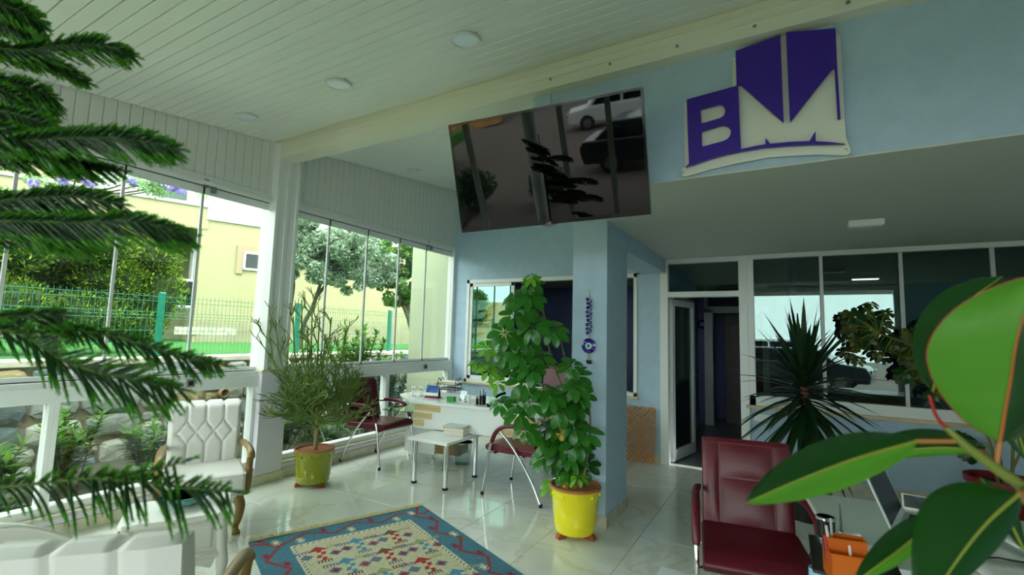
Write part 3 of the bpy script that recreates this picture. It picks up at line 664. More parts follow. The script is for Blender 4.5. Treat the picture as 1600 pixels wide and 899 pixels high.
# ================================================================== furniture
M_RED = mat('burgundy_leather', (92, 9, 28), .36, var=.08, vscale=5, bump=.08, bscale=120)
M_GLOSSW = mat('gloss_white_laminate', (232, 236, 234), .12)
M_OAK = mat('light_oak', (204, 182, 128), .5, var=.14, vscale=3, stretch=(1, 14, 14))
M_GOLDWOOD = mat('antique_gold_wood', (142, 112, 54), .38, var=.2, vscale=5)
M_WLEATHER = mat('white_leather', (232, 230, 224), .42, bump=.06, bscale=90)
def text_mesh(name, s, size, m, parent, M4, extrude=.0008):
    c = bpy.data.curves.new(name, 'FONT'); c.body = s; c.size = size; c.extrude = extrude; c.align_x = 'CENTER'; c.align_y = 'CENTER'
    o = bpy.data.objects.new(name, c); COL.objects.link(o); dg = bpy.context.evaluated_depsgraph_get(); me = bpy.data.meshes.new_from_object(o.evaluated_get(dg))
    bpy.data.objects.remove(o); me.name = name; me.transform(M4); me.materials.clear(); me.materials.append(m); return link(name, me, parent)
def spline_mesh(name, loops, m, parent, M4, depth):
    """filled outline with holes, extruded"""
    c = bpy.data.curves.new(name, 'CURVE'); c.dimensions = '2D'; c.fill_mode = 'BOTH'; c.extrude = depth/2
    for lp in loops:
        sp = c.splines.new('POLY'); sp.points.add(len(lp)-1); sp.use_cyclic_u = True
        for q, (a, b) in zip(sp.points, lp): q.co = (a, b, 0, 1)
    o = bpy.data.objects.new(name, c); COL.objects.link(o); dg = bpy.context.evaluated_depsgraph_get(); me = bpy.data.meshes.new_from_object(o.evaluated_get(dg))
    bpy.data.objects.remove(o); me.name = name; me.transform(M4); me.materials.clear(); me.materials.append(m); return link(name, me, parent)
def cushion(mb_name, m, parent, size, c, R=None, r=.03, puff=.0, seg=4):
    mb = MB(); mb.cbox(c, size, R); return mb.build(mb_name, m, parent, bevel=r, seg=seg)

# ---- burgundy visitor chair, faces local +X
def visitor_chair(label, loc, rz, group='burgundy visitor chairs'):
    t = thing('visitor_chair', label, 'chair', loc, rz, group)
    # seat slab with rounded front
    prof = [(-.24, .40), (-.24, .455), (-.05, .462), (.16, .475), (.27, .47), (.305, .445), (.305, .42), (.28, .40), (.1, .395)]
    MB().prism(prof, -.245, .245, 'y').build('seat', M_RED, t, bevel=.018, seg=3)
    bp = [(-.27, .395), (-.225, .46), (-.262, .62), (-.30, .78), (-.335, .90), (-.36, .915), (-.385, .90), (-.35, .76), (-.31, .60), (-.285, .46)]
    b_ = MB().prism(bp, -.235, .235, 'y').build('backrest', M_RED, t, bevel=.016, seg=3)
    # padded centre panel and head roll, set off by seams
    def strip_pad(y0, y1, z0, z1, d):
        n = 7; P = []
        for i in range(n+1):
            u = i/n; z = z0+(z1-z0)*u; row = []
            for j in range(7):
                v = j/6; x = -.222-.115*((z-.46)/.44)**1.0+.012+d*math.sin(math.pi*u)**.5*math.sin(math.pi*v)**.5; row.append((x, y0+(y1-y0)*v, z))
            P.append(row)
        return MB().grid(P)
    for y0, y1, z0, z1 in ((-.135, .135, .47, .70), (-.135, .135, .71, .885), (-.23, -.145, .47, .885), (.145, .23, .47, .885)):
        strip_pad(y0, y1, z0, z1, .014).build('back_panel', M_RED, b_, smooth=True)
    for s in (-1, 1):
        y = .272*s
        front = bez([(.30, y, .012), (.262, y, .25), (.225, y, .45), (.165, y, .58), (.07, y, .635), (-.08, y, .645), (-.27, y*.93, .64)], 6)
        MB().tube(front, .0135, 10).build('arm_frame', M_CHROME, t, smooth=True)
        rear = bez([(-.31, y, .012), (-.20, y, .22), (-.04, y, .44), (.12, y, .60)], 6)
        MB().tube(rear, .0125, 10).build('leg', M_CHROME, t, smooth=True)
        pad = bez([(.215, y, .485), (.165, y, .588), (.07, y, .646), (-.08, y, .657), (-.2, y*.96, .653)], 6)
        MB().tube(pad, [.016]+[.021]*(len(pad)-2)+[.016], 10, flat=1.0).build('arm_pad', M_RED, t, smooth=True)
        for x in (.30, -.31): MB().lathe([(.0001, 0), (.016, 0), (.016, .03), (.0001, .03)], 10, (x, y, 0)).build('foot_cap', M_RUBBER, t)
        MB().tube([(.24, y, .39), (.2, y*.8, .385)], .009, 8).tube([(-.1, y, .375), (-.1, y*.8, .39)], .009, 8).build('seat_bracket', M_CHROME, t, smooth=True)
    MB().tube([(.2, -.25, .382), (.2, .25, .382)], .011, 8).tube([(-.1, -.25, .385), (-.1, .25, .385)], .011, 8).build('cross_tube', M_CHROME, t, smooth=True)
    return t
visitor_chair('burgundy leather chair with chrome legs next to the window glass', (-4.135, 4.15, 0), 0)
visitor_chair('burgundy leather chair half hidden by the tall plant', (-2.2, 4.14, 0), math.pi)
visitor_chair('burgundy leather armchair facing us beside the laptop desk', (-.175, 2.85, 0), math.radians(-81))

# ---- reception desk
DA = math.radians(7)
desk = thing('reception_desk', 'white desk with oak inlays in front of the back window', 'desk', (-3.575, 4.017, 0), DA)
MB().prism([(-.42, .40), (0, 0), (1.75, 0), (1.75, .82), (-.42, .82)], .722, .75).build('desk_top', M_GLOSSW, desk, bevel=.004)
MB().box(0.02, 1.7, .055, .08, .46, .722).build('front_panel', M_GLOSSW, desk, bevel=.002)
for x0, x1, z in ((.03, .36, .645), (.03, .255, .565), (.03, .16, .485)): MB().box(x0, x1, .045, .06, z, z+.062).build('oak_inlay', M_OAK, desk, bevel=.002)
for x0, x1, z in ((1.22, 1.66, .625), (1.12, 1.66, .555), (1.02, 1.66, .485)): MB().box(x0, x1, .045, .06, z, z+.058).build('oak_inlay', M_OAK, desk, bevel=.002)
ped = MB().box(-.40, .02, .52, .80, .06, .60).build('pedestal', M_GLOSSW, desk, bevel=.003)
MB().box(.02, .32, .56, .80, .07, .42).build('drawer_front', mat('drawer_oak', (150, 120, 74), .5, var=.15, vscale=3, stretch=(1, 12, 12)), ped, bevel=.003)
MB().box(-.40, .02, .06, .80, .605, .618).build('side_glass', glass('shelf_glass', (170, 214, 200), .1), desk)
for x, y in ((-.36, .55), (-.02, .55), (-.36, .76)): MB().lathe([(.0001, 0), (.022, 0), (.022, .01), (.012, .02), (.012, .06), (.0001, .06)], 14, (x, y, 0)).build('foot', M_CHROME, desk)
for x, y in ((1.62, .68), (1.62, .16)): 
    MB().tube([(x, y, .02), (x, y, .722)], .028, 16).build('leg', M_CHROME, desk, smooth=True)
    MB().lathe([(.0001, 0), (.03, 0), (.03, .022), (.0001, .022)], 16, (x, y, 0)).build('foot', M_RUBBER, desk)

# ---- low table with chrome legs
lt = thing('coffee_table', 'low white table with round chrome legs and a stack of books', 'table', (-3.055, 4.02, 0))
MB().box(-.245, .245, -.31, .31, .422, .45).build('table_top', M_GLOSSW, lt, bevel=.003)
for x in (-.195, .195):
    for y in (-.25, .25):
        l_ = MB().tube([(x, y, .02), (x, y, .422)], .0245, 18).build('leg', M_CHROME, lt, smooth=True)
        MB().lathe([(.0001, 0), (.028, 0), (.028, .022), (.0001, .022)], 18, (x, y, 0)).build('foot', M_RUBBER, l_)
# ---- stack of books, each a thing
bk_specs = [((176, 168, 206), .018, .0, (.235, .17)), ((232, 232, 224), .016, .03, (.23, .165)), ((224, 214, 190), .012, -.03, (.225, .16)), ((214, 190, 140), .032, .05, (.225, .165)), ((30, 32, 36), .014, -.02, (.235, .17)), ((196, 214, 214), .006, .06, (.23, .165))]
zb_ = .45
bl = ['lilac paperback at the bottom of the stack', 'white book second from the bottom of the stack', 'thin cream book in the middle of the stack', 'thick tan book high in the stack', 'black folder under the pale sheet on the stack', 'pale blue magazine on top of the stack']
for (c, h, r, (L, W)), lb in zip(bk_specs, bl):
    b = thing('book', lb+' on the low table', 'book', (-2.97, 4.08, zb_), r+math.radians(8), 'books stacked on the low table')
    mc = mat('cover_%d' % len(MATS), c, .45)
    MB().box(-L/2, L/2, -W/2, W/2, 0, .0018).box(-L/2, L/2, -W/2, W/2, h-.0018, h).box(-L/2, -L/2+.0025, -W/2, W/2, 0, h).build('cover', mc, b)
    MB().box(-L/2+.0025, L/2-.004, -W/2+.004, W/2-.004, .0018, h-.0018).build('pages', mat('page_block', (226, 220, 200), .9), b)
    zb_ += h
# ---- bin
bn = thing('waste_bin', 'clear waste bin on the floor beside the desk pedestal', 'bin', (-3.27, 4.62, 0))
MB().lathe([(.0001, .004), (.085, .004), (.11, .24), (.108, .24), (.083, .008), (.0001, .008)], 22).build('bin_body', glass('bin_plastic', (236, 242, 240), .02), bn, smooth=True)
MB().lathe([(.108, .236), (.114, .236), (.114, .246), (.108, .246), (.108, .236)], 22).build('rim', M_STEEL, bn, smooth=True)

# ---- swivel chair behind the desk
ch = thing('swivel_chair', 'burgundy high back swivel chair behind the desk, mostly hidden by leaves', 'chair', (-2.55, 5.35, 0), math.radians(-95))
MB().prism([(-.25, .44), (-.25, .52), (.22, .54), (.27, .50), (.24, .44)], -.25, .25, 'y').build('seat', M_RED, ch, bevel=.02, seg=3)
MB().prism([(-.28, .5), (-.21, .5), (-.27, .95), (-.33, 1.12), (-.38, 1.10), (-.34, .8)], -.24, .24, 'y').build('backrest', M_RED, ch, bevel=.025, seg=3)
MB().tube([(0, 0, .1), (0, 0, .44)], .03, 12).build('gas_column', M_BLACK, ch, smooth=True)
for k in range(5):
    a = k*2*math.pi/5; l_ = MB().tube([(0, 0, .12), (.28*math.cos(a), .28*math.sin(a), .075)], [.025, .015], 8).build('base_arm', M_CHROME, ch, smooth=True)
    MB().lathe([(.0001, -.012), (.028, -.012), (.028, .012), (.0001, .012)], 12, (.28*math.cos(a), .28*math.sin(a), .029), Matrix.Rotation(a, 3, 'Z') @ Matrix.Rotation(math.pi/2, 3, 'X')).build('caster', M_RUBBER, l_, smooth=True)
for s in (-1, 1): MB().tube(bez([(-.2, .27*s, .45), (.0, .30*s, .5), (.16, .30*s, .66), (.02, .30*s, .70), (-.27, .28*s, .70)], 5), .014, 8).build('armrest', M_CHROME, ch, smooth=True)

# ---- things on the reception desk
def desk_at(px, py, z=.75): return on_floor(px, py, z)
def on_desk(name, label, cat, px, py, rz=0., z=.75, group=None): 
    p = on_floor(px, py, z); return thing(name, label, cat, (p.x, p.y, z), rz+DA, group)
M_CARD = mat('white_card', (240, 240, 236), .6)
for px, py, s, lb in ((646, 620, '4', 'cube of the desk date stand reading 4'), (658, 620, '06', 'desk date stand plate reading 06')):
    c = on_desk('date_stand', ('white '+lb+' on the white desk'), 'date stand', px, py, math.radians(-8))
    MB().ball((-.016, 0, .014), .014, 12, 8).build('ball_foot', M_CHROME, c, smooth=True); MB().ball((.016, 0, .014), .014, 12, 8).build('ball_foot', M_CHROME, c, smooth=True)
    MB().tube([(0, 0, .02), (0, 0, .055)], .003, 6).build('stem', M_STEEL, c)
    W = .052 if s == '4' else .062
    MB().box(-W/2, W/2, -.006, .006, .05, .115).build('plate', M_CARD, c, bevel=.002)
    text_mesh('numeral', s, .05, M_BLACK, c, Matrix.Translation((0, -.0068, .083)) @ Matrix.Rotation(math.pi/2, 4, 'X'))
cal = on_desk('desk_calendar', 'tent desk calendar with blue picture and maroon foot', 'calendar', 676, 622, math.radians(6))
MB().prism([(-.045, 0), (.045, 0), (.03, .028), (-.03, .028)], -.085, .085, 'x').build('foot_box', mat('maroon_card', (110, 18, 36), .5), cal)
MB().prism([(-.04, .028), (-.034, .028), (.002, .145), (-.004, .145)], -.08, .08, 'x').build('picture_page', M_CARD, cal)
MB().prism([(-.0315, .062), (-.0295, .062), (-.004, .142), (-.006, .142)], -.076, .076, 'x').build('picture', mat('calendar_picture', (58, 120, 200), .4, col2=(24, 50, 110), vscale=18), cal)
MB().prism([(.034, .028), (.04, .028), (.004, .145), (-.002, .145)], -.08, .08, 'x').build('rear_page', mat('maroon_dark', (60, 14, 28), .5), cal)
for x in (-.05, .05): MB().tube([(x, .012*math.cos(k*math.pi/8), .145+.014*math.sin(k*math.pi/8)) for k in range(17)], .002, 5).build('ring', M_BLACK, cal)
gb = on_desk('tissue_box', 'small bright green box on the desk', 'box', 705, 628, .1)
MB().box(-.042, .042, -.03, .03, 0, .052).build('carton', mat('bright_green_card', (30, 160, 50), .5), gb, bevel=.003)
MB().box(-.043, .043, -.031, .031, .040, .054).build('lid', mat('green_lid', (40, 140, 54), .5), gb, bevel=.002)
tr = on_desk('letter_tray', 'black two tier wire letter tray heaped with papers', 'letter tray', 702, 611, .15)
for z in (.02, .085): MB().box(-.16, .16, -.11, .11, z, z+.006).build('tray', M_BLACK, tr, bevel=.002)
for x in (-.12, .12): MB().tube(bez([(x, -.11, .0), (x, -.11, .1), (x, -.06, .165), (x, .0, .12)], 6), .005, 6).build('wire_support', M_BLACK, tr)
for x in (-.12, .12): MB().tube(bez([(x, .11, .0), (x, .11, .1), (x, .06, .165), (x, .0, .12)], 6), .005, 6).build('wire_support', M_BLACK, tr)
R_ = random.Random(2)
for i in range(9):
    z = (.026 if i < 3 else .091)+.005*(i % 6)
    MB().cbox((R_.uniform(-.02, .02), R_.uniform(-.02, .02), z+.003), (.29, .19, .0045), Matrix.Rotation(R_.uniform(-.12, .12), 3, 'Z')).build('paper', mat('paper_%d' % (i % 3), [(236, 232, 220), (214, 196, 150), (228, 226, 222)][i % 3], .8), tr)
cu = on_desk('memo_cube', 'silver memo cube with white note paper on the desk', 'memo cube', 741, 632, .05)
MB().box(-.036, .036, -.036, .036, 0, .06).build('holder', M_STEEL, cu, bevel=.003); MB().box(-.031, .031, -.031, .031, .06, .085).build('note_paper', M_CARD, cu)
MB().tube([(0, .03, .085), (.002, .03, .16)], .0015, 5).build('clip_wire', M_STEEL, cu)
ph = on_desk('pen_holder', 'black mesh pen holder full of pens on the white desk', 'pen holder', 754, 632, 0)
MB().lathe([(.0001, 0), (.035, 0), (.035, .09), (.033, .09), (.033, .004), (.0001, .004)], 18).build('cup', M_BLACK, ph, smooth=True)
for i in range(7):
    a = i*.9; MB().tube([(.015*math.cos(a), .015*math.sin(a), .006), (.03*math.cos(a), .03*math.sin(a), .13+.012*(i % 3))], .004, 6).build('pen', mat('pen_%d' % (i % 4), [(20, 20, 24), (230, 230, 230), (40, 60, 140), (120, 124, 126)][i % 4], .4), ph)
cl = on_desk('clip_dish', 'low black clip dish next to the pen holder', 'dish', 766, 636, 0)
MB().lathe([(.0001, 0), (.04, 0), (.044, .03), (.041, .03), (.037, .005), (.0001, .005)], 18).build('bowl', M_BLACK, cl, smooth=True)
MB().ball((.005, 0, .022), .018, 8, 5, (1, 1, .6)).ball((-.012, .01, .022), .014, 8, 5, (1, 1, .6)).build('clip_heap', M_STEEL, cl)
nb = on_desk('open_notebook', 'small clear acrylic stand with white cards on the desk', 'card stand', 722, 628, -.1)
MB().box(-.05, .05, -.03, .03, 0, .008).build('base', M_CARD, nb, bevel=.002); MB().prism([(-.006, .008), (.0, .008), (.04, .11), (.034, .11)], -.04, .04, 'x').build('upright', glass('acrylic', (226, 236, 232), .06), nb)
MB().prism([(.002, .008), (.006, .008), (.02, .045), (.016, .045)], -.04, .04, 'x').build('card', M_CARD, nb)
kb = on_desk('desk_phone', 'black desk phone half behind the leaves', 'phone', 790, 628, -.2)
MB().prism([(-.09, 0), (.09, 0), (.09, .05), (-.09, .02)], -.09, .09, 'x').build('base', M_BLACK, kb, bevel=.006)
MB().tube(bez([(-.075, -.08, .05), (-.075, -.03, .066), (-.075, .04, .075), (-.075, .09, .078)], 4), .016, 8).build('handset', M_BLACK, kb, smooth=True)

# ---- white tufted armchair, faces local +X
def tufted_back(t, ws):
    n, m_ = 72, 60; W, H = .60*ws, .50; z0 = .43; P = []
    VT, VM, VB = .72, .54, .36
    def relief(u, v):   # u 0..1 across, v 0..1 up : four flutes, a band of diamonds between VB and VT
        c = u*4; fl = abs(math.sin(math.pi*c))
        if VB < v < VT and .5 <= c <= 3.5:
            a = (v-VM)/(VT-VM); k = min(abs(math.sin(math.pi*(c+a/2-.5))), abs(math.sin(math.pi*(c-a/2-.5))))
        elif VB < v < VT: 
            a = 1-abs(v-VM)/(VT-VM); k = min(1, abs((c if c < .5 else 4-c)-(1-.5*a))*2.0)
        else: k = fl
        e = min(1, min(u, 1-u)*18, (1-v)*14)
        return min(1, k*2.2)**.5*.026*e+.018*min(1, e*2)
    for i in range(m_+1):
        v = i/m_; row = []
        for j in range(n+1):
            u = j/n; row.append((-.235-.11*v+relief(u, v)+.02*math.sin(math.pi*v), -W/2+W*u+(u-.5)*.03*v, z0+H*v))
        P.append(row)
    mb = MB(); mb.grid(P); R2 = []
    for i in range(m_+1):
        v = i/m_; R2.append([(-.33-.11*v-.016*min(1, abs(math.sin(math.pi*j/n*4))*3.5)**.5*min(1, min(j/n, 1-j/n)*8)*1.3, P[i][j][1], P[i][j][2]) for j in range(n, -1, -1)])
    mb.grid(R2)
    mb.grid([[P[m_][j] for j in range(n+1)], [(P[m_][j][0]*.7+R2[m_][n-j][0]*.3, P[m_][j][1], P[m_][j][2]+.02*min(1, abs(math.sin(math.pi*j/n*4))*2)) for j in range(n+1)], [(P[m_][j][0]*.3+R2[m_][n-j][0]*.7, P[m_][j][1], P[m_][j][2]+.018*min(1, abs(math.sin(math.pi*j/n*4))*2)) for j in range(n+1)], [R2[m_][n-j] for j in range(n+1)]])
    mb.grid([[P[i][0], R2[i][n]] for i in range(m_, -1, -1)]); mb.grid([[P[i][n], R2[i][0]] for i in range(m_+1)])
    b = mb.build('backrest', M_WLEATHER, t, smooth=True, weld=True)
    for r_, cs in ((VT, (1, 2, 3)), (VM, (.5, 1.5, 2.5, 3.5)), (VB, (1, 2, 3))):
        for c in cs:
            u = c/4; v = r_; MB().ball((-.215-.11*v+.02*math.sin(math.pi*v), -W/2+W*u+(u-.5)*.03*v, z0+H*v), .008, 8, 5).build('button', M_WLEATHER, b, smooth=True)
def tufted_chair(label, loc, rz, ws):
    t = thing('tufted_armchair', label, 'armchair', loc, rz, 'white tufted armchairs'); tufted_back(t, ws); sh = .30*ws
    MB().prism([(-.30, .30), (-.30, .44), (-.1, .47), (.2, .475), (.30, .46), (.325, .42), (.315, .30)], -sh-.01, sh+.01, 'y').build('seat_cushion', M_WLEATHER, t, bevel=.022, seg=4)
    MB().tube([(-.2, -sh-.012, .452), (.30, -sh-.008, .452), (.318, -sh+.01, .452), (.318, sh-.01, .452), (.30, sh+.008, .452), (-.2, sh+.012, .452)], .006, 6).build('piping', M_WLEATHER, t, smooth=True)
    MB().box(-.29, .30, -sh, sh, .235, .31).build('seat_rail', M_WLEATHER, t, bevel=.02, seg=3)
    for s in (-1, 1):
        y = (sh+.03)*s
        arm = bez([(-.30, y*.97, .585), (-.12, y, .605), (.10, y*1.03, .615), (.22, y*1.04, .60), (.255, y*1.04, .56)], 6)
        MB().tube(arm, [.02, *[.027]*(len(arm)-2), .026], 8, flat=.8).build('armrest', M_GOLDWOOD, t, smooth=True)
        post = bez([(.235, y*1.04, .585), (.20, y*1.03, .5), (.22, y*1.02, .38), (.20, y, .27)], 6)
        MB().tube(post, [.024]*len(post), 8, flat=.8).build('arm_post', M_GOLDWOOD, t, smooth=True)
        leg = bez([(.27, (sh-.03)*s, .27), (.315, (sh-.015)*s, .22), (.30, (sh-.02)*s, .12), (.27, (sh-.03)*s, .05), (.295, (sh-.025)*s, .004)], 6); k = len(leg)
        MB().tube(leg, [.04-.02*min(1, i/(k*.7))+(.008 if i > k*.85 else 0) for i in range(k)], 10).build('leg', M_GOLDWOOD, t, smooth=True)
        MB().tube(bez([(-.27, (sh-.05)*s, .27), (-.28, (sh-.05)*s, .12), (-.34, (sh-.04)*s, .004)], 5), [.028]*5+[.022]*6, 8).build('leg', M_GOLDWOOD, t, smooth=True)
    return t
tufted_chair('white tufted armchair with gold wooden arms against the stone wall view', (-3.854, 2.07, 0), math.radians(-25), .80).scale = (1, 1, .93)
tufted_chair('white armchair turned away from us at the bottom left corner', (-2.054, .862, 0), math.radians(135), 1.0).scale = (1, 1, .94)

# ---- carved white side table
WT = thing('side_table', 'carved white side table with curved legs before the tufted armchair', 'table', (-2.966, 1.48, 0), math.radians(-29.2)); WT.scale = (.77, .77, 1)
M_CARV = mat('ivory_lacquer', (236, 234, 226), .4)
# local: +x front normal, y along the front
MB().prism([(-.245, -.30), (-.20, -.325), (.20, -.325), (.245, -.30), (.26, 0), (.245, .30), (.20, .325), (-.20, .325), (-.245, .30)], .455, .485).build('table_top', M_CARV, WT, bevel=.01, seg=3)
MB().box(-.205, .205, -.28, .28, .27, .455).build('apron', M_CARV, WT, bevel=.02, seg=3)
dr = MB().box(.205, .217, -.215, .215, .295, .435).build('drawer', M_CARV, WT, bevel=.006)
MB().box(.217, .222, -.20, .20, .305, .308).box(.217, .222, -.20, .20, .422, .425).box(.217, .222, -.20, -.197, .305, .425).box(.217, .222, .197, .20, .305, .425).build('drawer_bead', M_CARV, dr)
MB().ball((.232, 0, .365), .012, 10, 6).build('knob', M_CARV, dr, smooth=True)
MB().tube(bez([(.225, -.29, .265), (.235, 0, .262), (.225, .29, .265)], 8), .016, 8).tube(bez([(-.2, .292, .265), (0, .30, .262), (.225, .292, .265)], 8), .016, 8).tube(bez([(-.2, -.292, .265), (0, -.30, .262), (.225, -.292, .265)], 8), .016, 8).build('moulding', M_CARV, WT, smooth=True)
sc_ = [(-.26, .26), (-.22, .19), (-.14, .215), (-.06, .195), (0, .215), (.06, .195), (.14, .215), (.22, .19), (.26, .26)]
MB().prism(sc_, .19, .21, 'x').build('scalloped_skirt', M_CARV, WT, bevel=.006)
for sx_ in (-1, 1):
    for sy_ in (-1, 1):
        lg = bez([(.195*sx_, .265*sy_, .45), (.215*sx_, .285*sy_, .28), (.225*sx_, .295*sy_, .20), (.19*sx_, .265*sy_, .09), (.205*sx_, .28*sy_, .03), (.225*sx_, .295*sy_, .004)], 6); k = len(lg)
        l_ = MB().tube(lg, [.032-.019*min(1, max(0, (i/k-.35))/.4)+(.008 if i > k*.9 else 0) for i in range(k)], 10).build('leg', M_CARV, WT, smooth=True)
        MB().ball((.225*sx_, .297*sy_, .245), .026, 10, 6, (.8, .8, 1.2)).build('knee_carving', M_CARV, l_, smooth=True)
        MB().ball((.24*sx_, .312*sy_, .45), .016, 10, 6).build('corner_boss', M_CARV, l_, smooth=True)
bw = thing('glass_bowl', 'shallow teal ribbed glass bowl on the carved side table', 'bowl', (-3.0, 1.52, .485), 0)
prf = [(.0001, .0), (.06, .0), (.105, .03), (.125, .055), (.119, .055), (.10, .034), (.055, .008), (.0001, .008)]
MB().lathe(prf, 28).build('bowl_body', mat('teal_ceramic', (58, 138, 132), .18, col2=(150, 196, 190), vscale=26), bw, smooth=True)
MB().lathe([(.119, .052), (.128, .052), (.128, .059), (.119, .059), (.119, .052)], 28).build('rim', mat('teal_rim', (60, 130, 126), .15), bw, smooth=True)
# ---- white bench end at the lower left corner
wb_ = thing('scroll_bench', 'white bench with a curved scroll end under the low panes', 'bench', (-3.25, .62, 0), math.radians(8))
scr = [(-.30, .0), (-.30, .40), (-.22, .46)]+[(-.22+.50*(1-math.cos(t*math.pi/2/10)), .46+.10*math.sin(t*math.pi/2/10)) for t in range(1, 11)]
MB().prism([(-.28, .12), (.28, .12), (.30, .44), (-.28, .44)], -.5, .42, 'x').build('seat_box', M_CARV, wb_, bevel=.015, seg=3)
MB().prism([(-.28, .44), (.29, .44), (.30, .50), (-.28, .50)], -.5, .40, 'x').build('cushion', M_WLEATHER, wb_, bevel=.025, seg=3)
arm = [(-.30, .12)]+[(-.30+.02*k, .55+.13*math.sin(math.pi*k/28)) for k in range(0, 29, 2)]+[(.30, .50), (.29, .12)]
MB().prism(arm, .42, .48, 'x').build('scroll_end', M_CARV, wb_, bevel=.012, seg=3)
MB().tube([(.485, -.29+.02*k, .535+.13*math.sin(math.pi*k/28)) for k in range(0, 29, 2)], .010, 8).build('scroll_bead', M_CARV, wb_, smooth=True)
for x in (-.45, .42):
    for y in (-.23, .23): MB().lathe([(.0001, 0), (.02, 0), (.032, .06), (.026, .12), (.0001, .12)], 12, (x, y, 0)).build('leg', M_CARV, wb_, smooth=True)
# ================================================================== rug, screen, sign, lights, wall pieces
# ---- kilim: woven cells with a colour each
def kilim():
    u0 = Vector((-3.277, 2.10, 0)); du = Vector((.397, .918, 0)).normalized(); dv = Vector((.914, -.406, 0)).normalized()
    W, L = 1.33, 2.3; nu, nv = 133, 230
    cols = [('teal', (70, 124, 146)), ('brick', (146, 62, 66)), ('cream', (204, 198, 164)), ('ivory', (220, 214, 178)), ('red', (176, 44, 38)), ('slate', (110, 116, 138)), ('sage', (158, 164, 108)), ('brown', (112, 74, 66)), ('sky', (74, 146, 176)), ('rose', (136, 40, 60))]
    ms = [mat('wool_'+n, c, .95, var=.14, vscale=60, bump=.5, bscale=260) for n, c in cols]; ix = {n: i for i, (n, c) in enumerate(cols)}
    A = np.full((nu, nv), ix['cream'], np.int32); B = 22
    def put(i, j, c):
        if 0 <= i < nu and 0 <= j < nv: A[i, j] = ix[c]
    for i in range(nu):
        for j in range(nv):
            d = min(i, nu-1-i, j, nv-1-j)
            if d < B: A[i, j] = ix['teal']
            elif d < B+4: A[i, j] = ix['ivory'] if ((i+j)//2) % 2 else ix['slate'] if d < B+3 and ((i if min(i, nu-1-i) > min(j, nv-1-j) else j) % 4 < 2) else ix['cream']
    # zigzag in the borders
    for j in range(nv):
        t = (j % 36); z = t/18 if t < 18 else 2-t/18; o = int(4+z*11)
        for k in (0, 1, 2): put(o+k, j, 'brick'); put(nu-1-o-k, j, 'brick')
    for i in range(nu):
        t = (i % 36); z = t/18 if t < 18 else 2-t/18; o = int(4+z*11)
        for k in (0, 1, 2): put(i, o+k, 'brick'); put(i, nv-1-o-k, 'brick')
    def flower(ci, cj, c, s=1):
        for a, b in [(0, q) for q in range(-3, 4)]+[(1, q) for q in (-4, -2, -1, 0, 1, 2, 4)]+[(-1, q) for q in (-4, -2, -1, 0, 1, 2, 4)]+[(2, -3), (2, 0), (2, 3), (-2, -3), (-2, 0), (-2, 3), (3, 0), (-3, 0)]: put(ci+a*s, cj+b, c)
    k = 0
    for j in range(10, nv-8, 18):
        for base, far in ((6, 15), (nu-7, nu-16)):
            flower(far if k % 2 == 0 else base, j, 'ivory' if k % 3 == 0 else 'rose')
        k += 1
    k = 0
    for i in range(30, nu-26, 18):
        for base, far in ((6, 15), (nv-7, nv-16)): 
            flower(i, far if k % 2 == 0 else base, 'ivory' if k % 2 == 0 else 'rose')
        k += 1
    def diamond(ci, cj, r, c, c2=None):
        for a in range(-r, r+1):
            for b in range(-r, r+1):
                if abs(a)+abs(b) <= r: put(ci+a, cj+b, c2 if c2 and abs(a)+abs(b) <= r-2 else c)
    def tri(ci, cj, h, c):
        for b in range(h):
            for a in range(-b, b+1): put(ci+a, cj+b, c)
    def comb(ci, cj, c, n=5, sgn=1):
        for a in range(-n, n+1): put(ci+a, cj, c)
        for a in range(-n, n+1, 2):
            for b in range(1, 4): put(ci+a, cj+sgn*b, c)
    def bolt(ci, cj, c):
        for b in range(16):
            o = (b//4 % 2)*3
            for a in range(3): put(ci+a+o-(b//5), cj+b, c)
    R = random.Random(3); pal = ['red', 'sky', 'brown', 'sage']
    for r, j in enumerate(range(32, nv-40, 26)):
        for q, i in enumerate((40, 66, 92)):
            c = pal[(r+q) % 4]; ii = i+(7 if r % 2 else -4)
            tri(ii, j, 7, c); bolt(ii-1, j+6, ['red', 'sky', 'red', 'sky'][(r+q) % 4])
            diamond(ii-9, j+13, 4, 'slate', 'rose' if (r+q) % 2 else 'slate'); diamond(ii+9, j+15, 4, 'slate', 'rose' if (r+q) % 2 == 0 else 'red')
            comb(ii-10, j+4, 'slate', 4); comb(ii+11, j+5, 'brown' if q % 2 else 'sage', 4, -1); comb(ii, j+22, 'slate' if q % 2 else 'brown', 4)
    rug = thing('kilim_rug', 'teal bordered kilim rug with cream centre and fringe on the floor', 'rug', (u0.x, u0.y, 0), math.atan2(du.y, du.x))
    X, Y = np.meshgrid(np.arange(nu+1)*W/nu, -np.arange(nv+1)*L/nv, indexing='ij'); Z = .007+.0012*np.sin(X*9+1)*np.sin(Y*5)+.002*np.exp(-((X-.45)**2+(Y+.02)**2)/.02)
    V = np.stack([X, Y, Z], -1).reshape(-1, 3); idx = np.arange((nu+1)*(nv+1)).reshape(nu+1, nv+1)
    F = np.stack([idx[:-1, :-1], idx[:-1, 1:], idx[1:, 1:], idx[1:, :-1]], -1).reshape(-1, 4)
    arrays('woven_field', V, F, ms, rug, A.reshape(-1))
    MB().box(0, W, -L, 0, .001, .0055).build('backing', ms[0], rug)
    fr = MB(); Rr = random.Random(8)
    for e in range(150):
        x = W*(e+.5)/150; y1 = Rr.uniform(.05, .08); dx = Rr.uniform(-.02, .02)
        fr.tube([(x, -.004, .008), (x+dx*.4, y1*.5, .014), (x+dx, y1, .005)], [.0055, .005, .003], 4, cap=False)
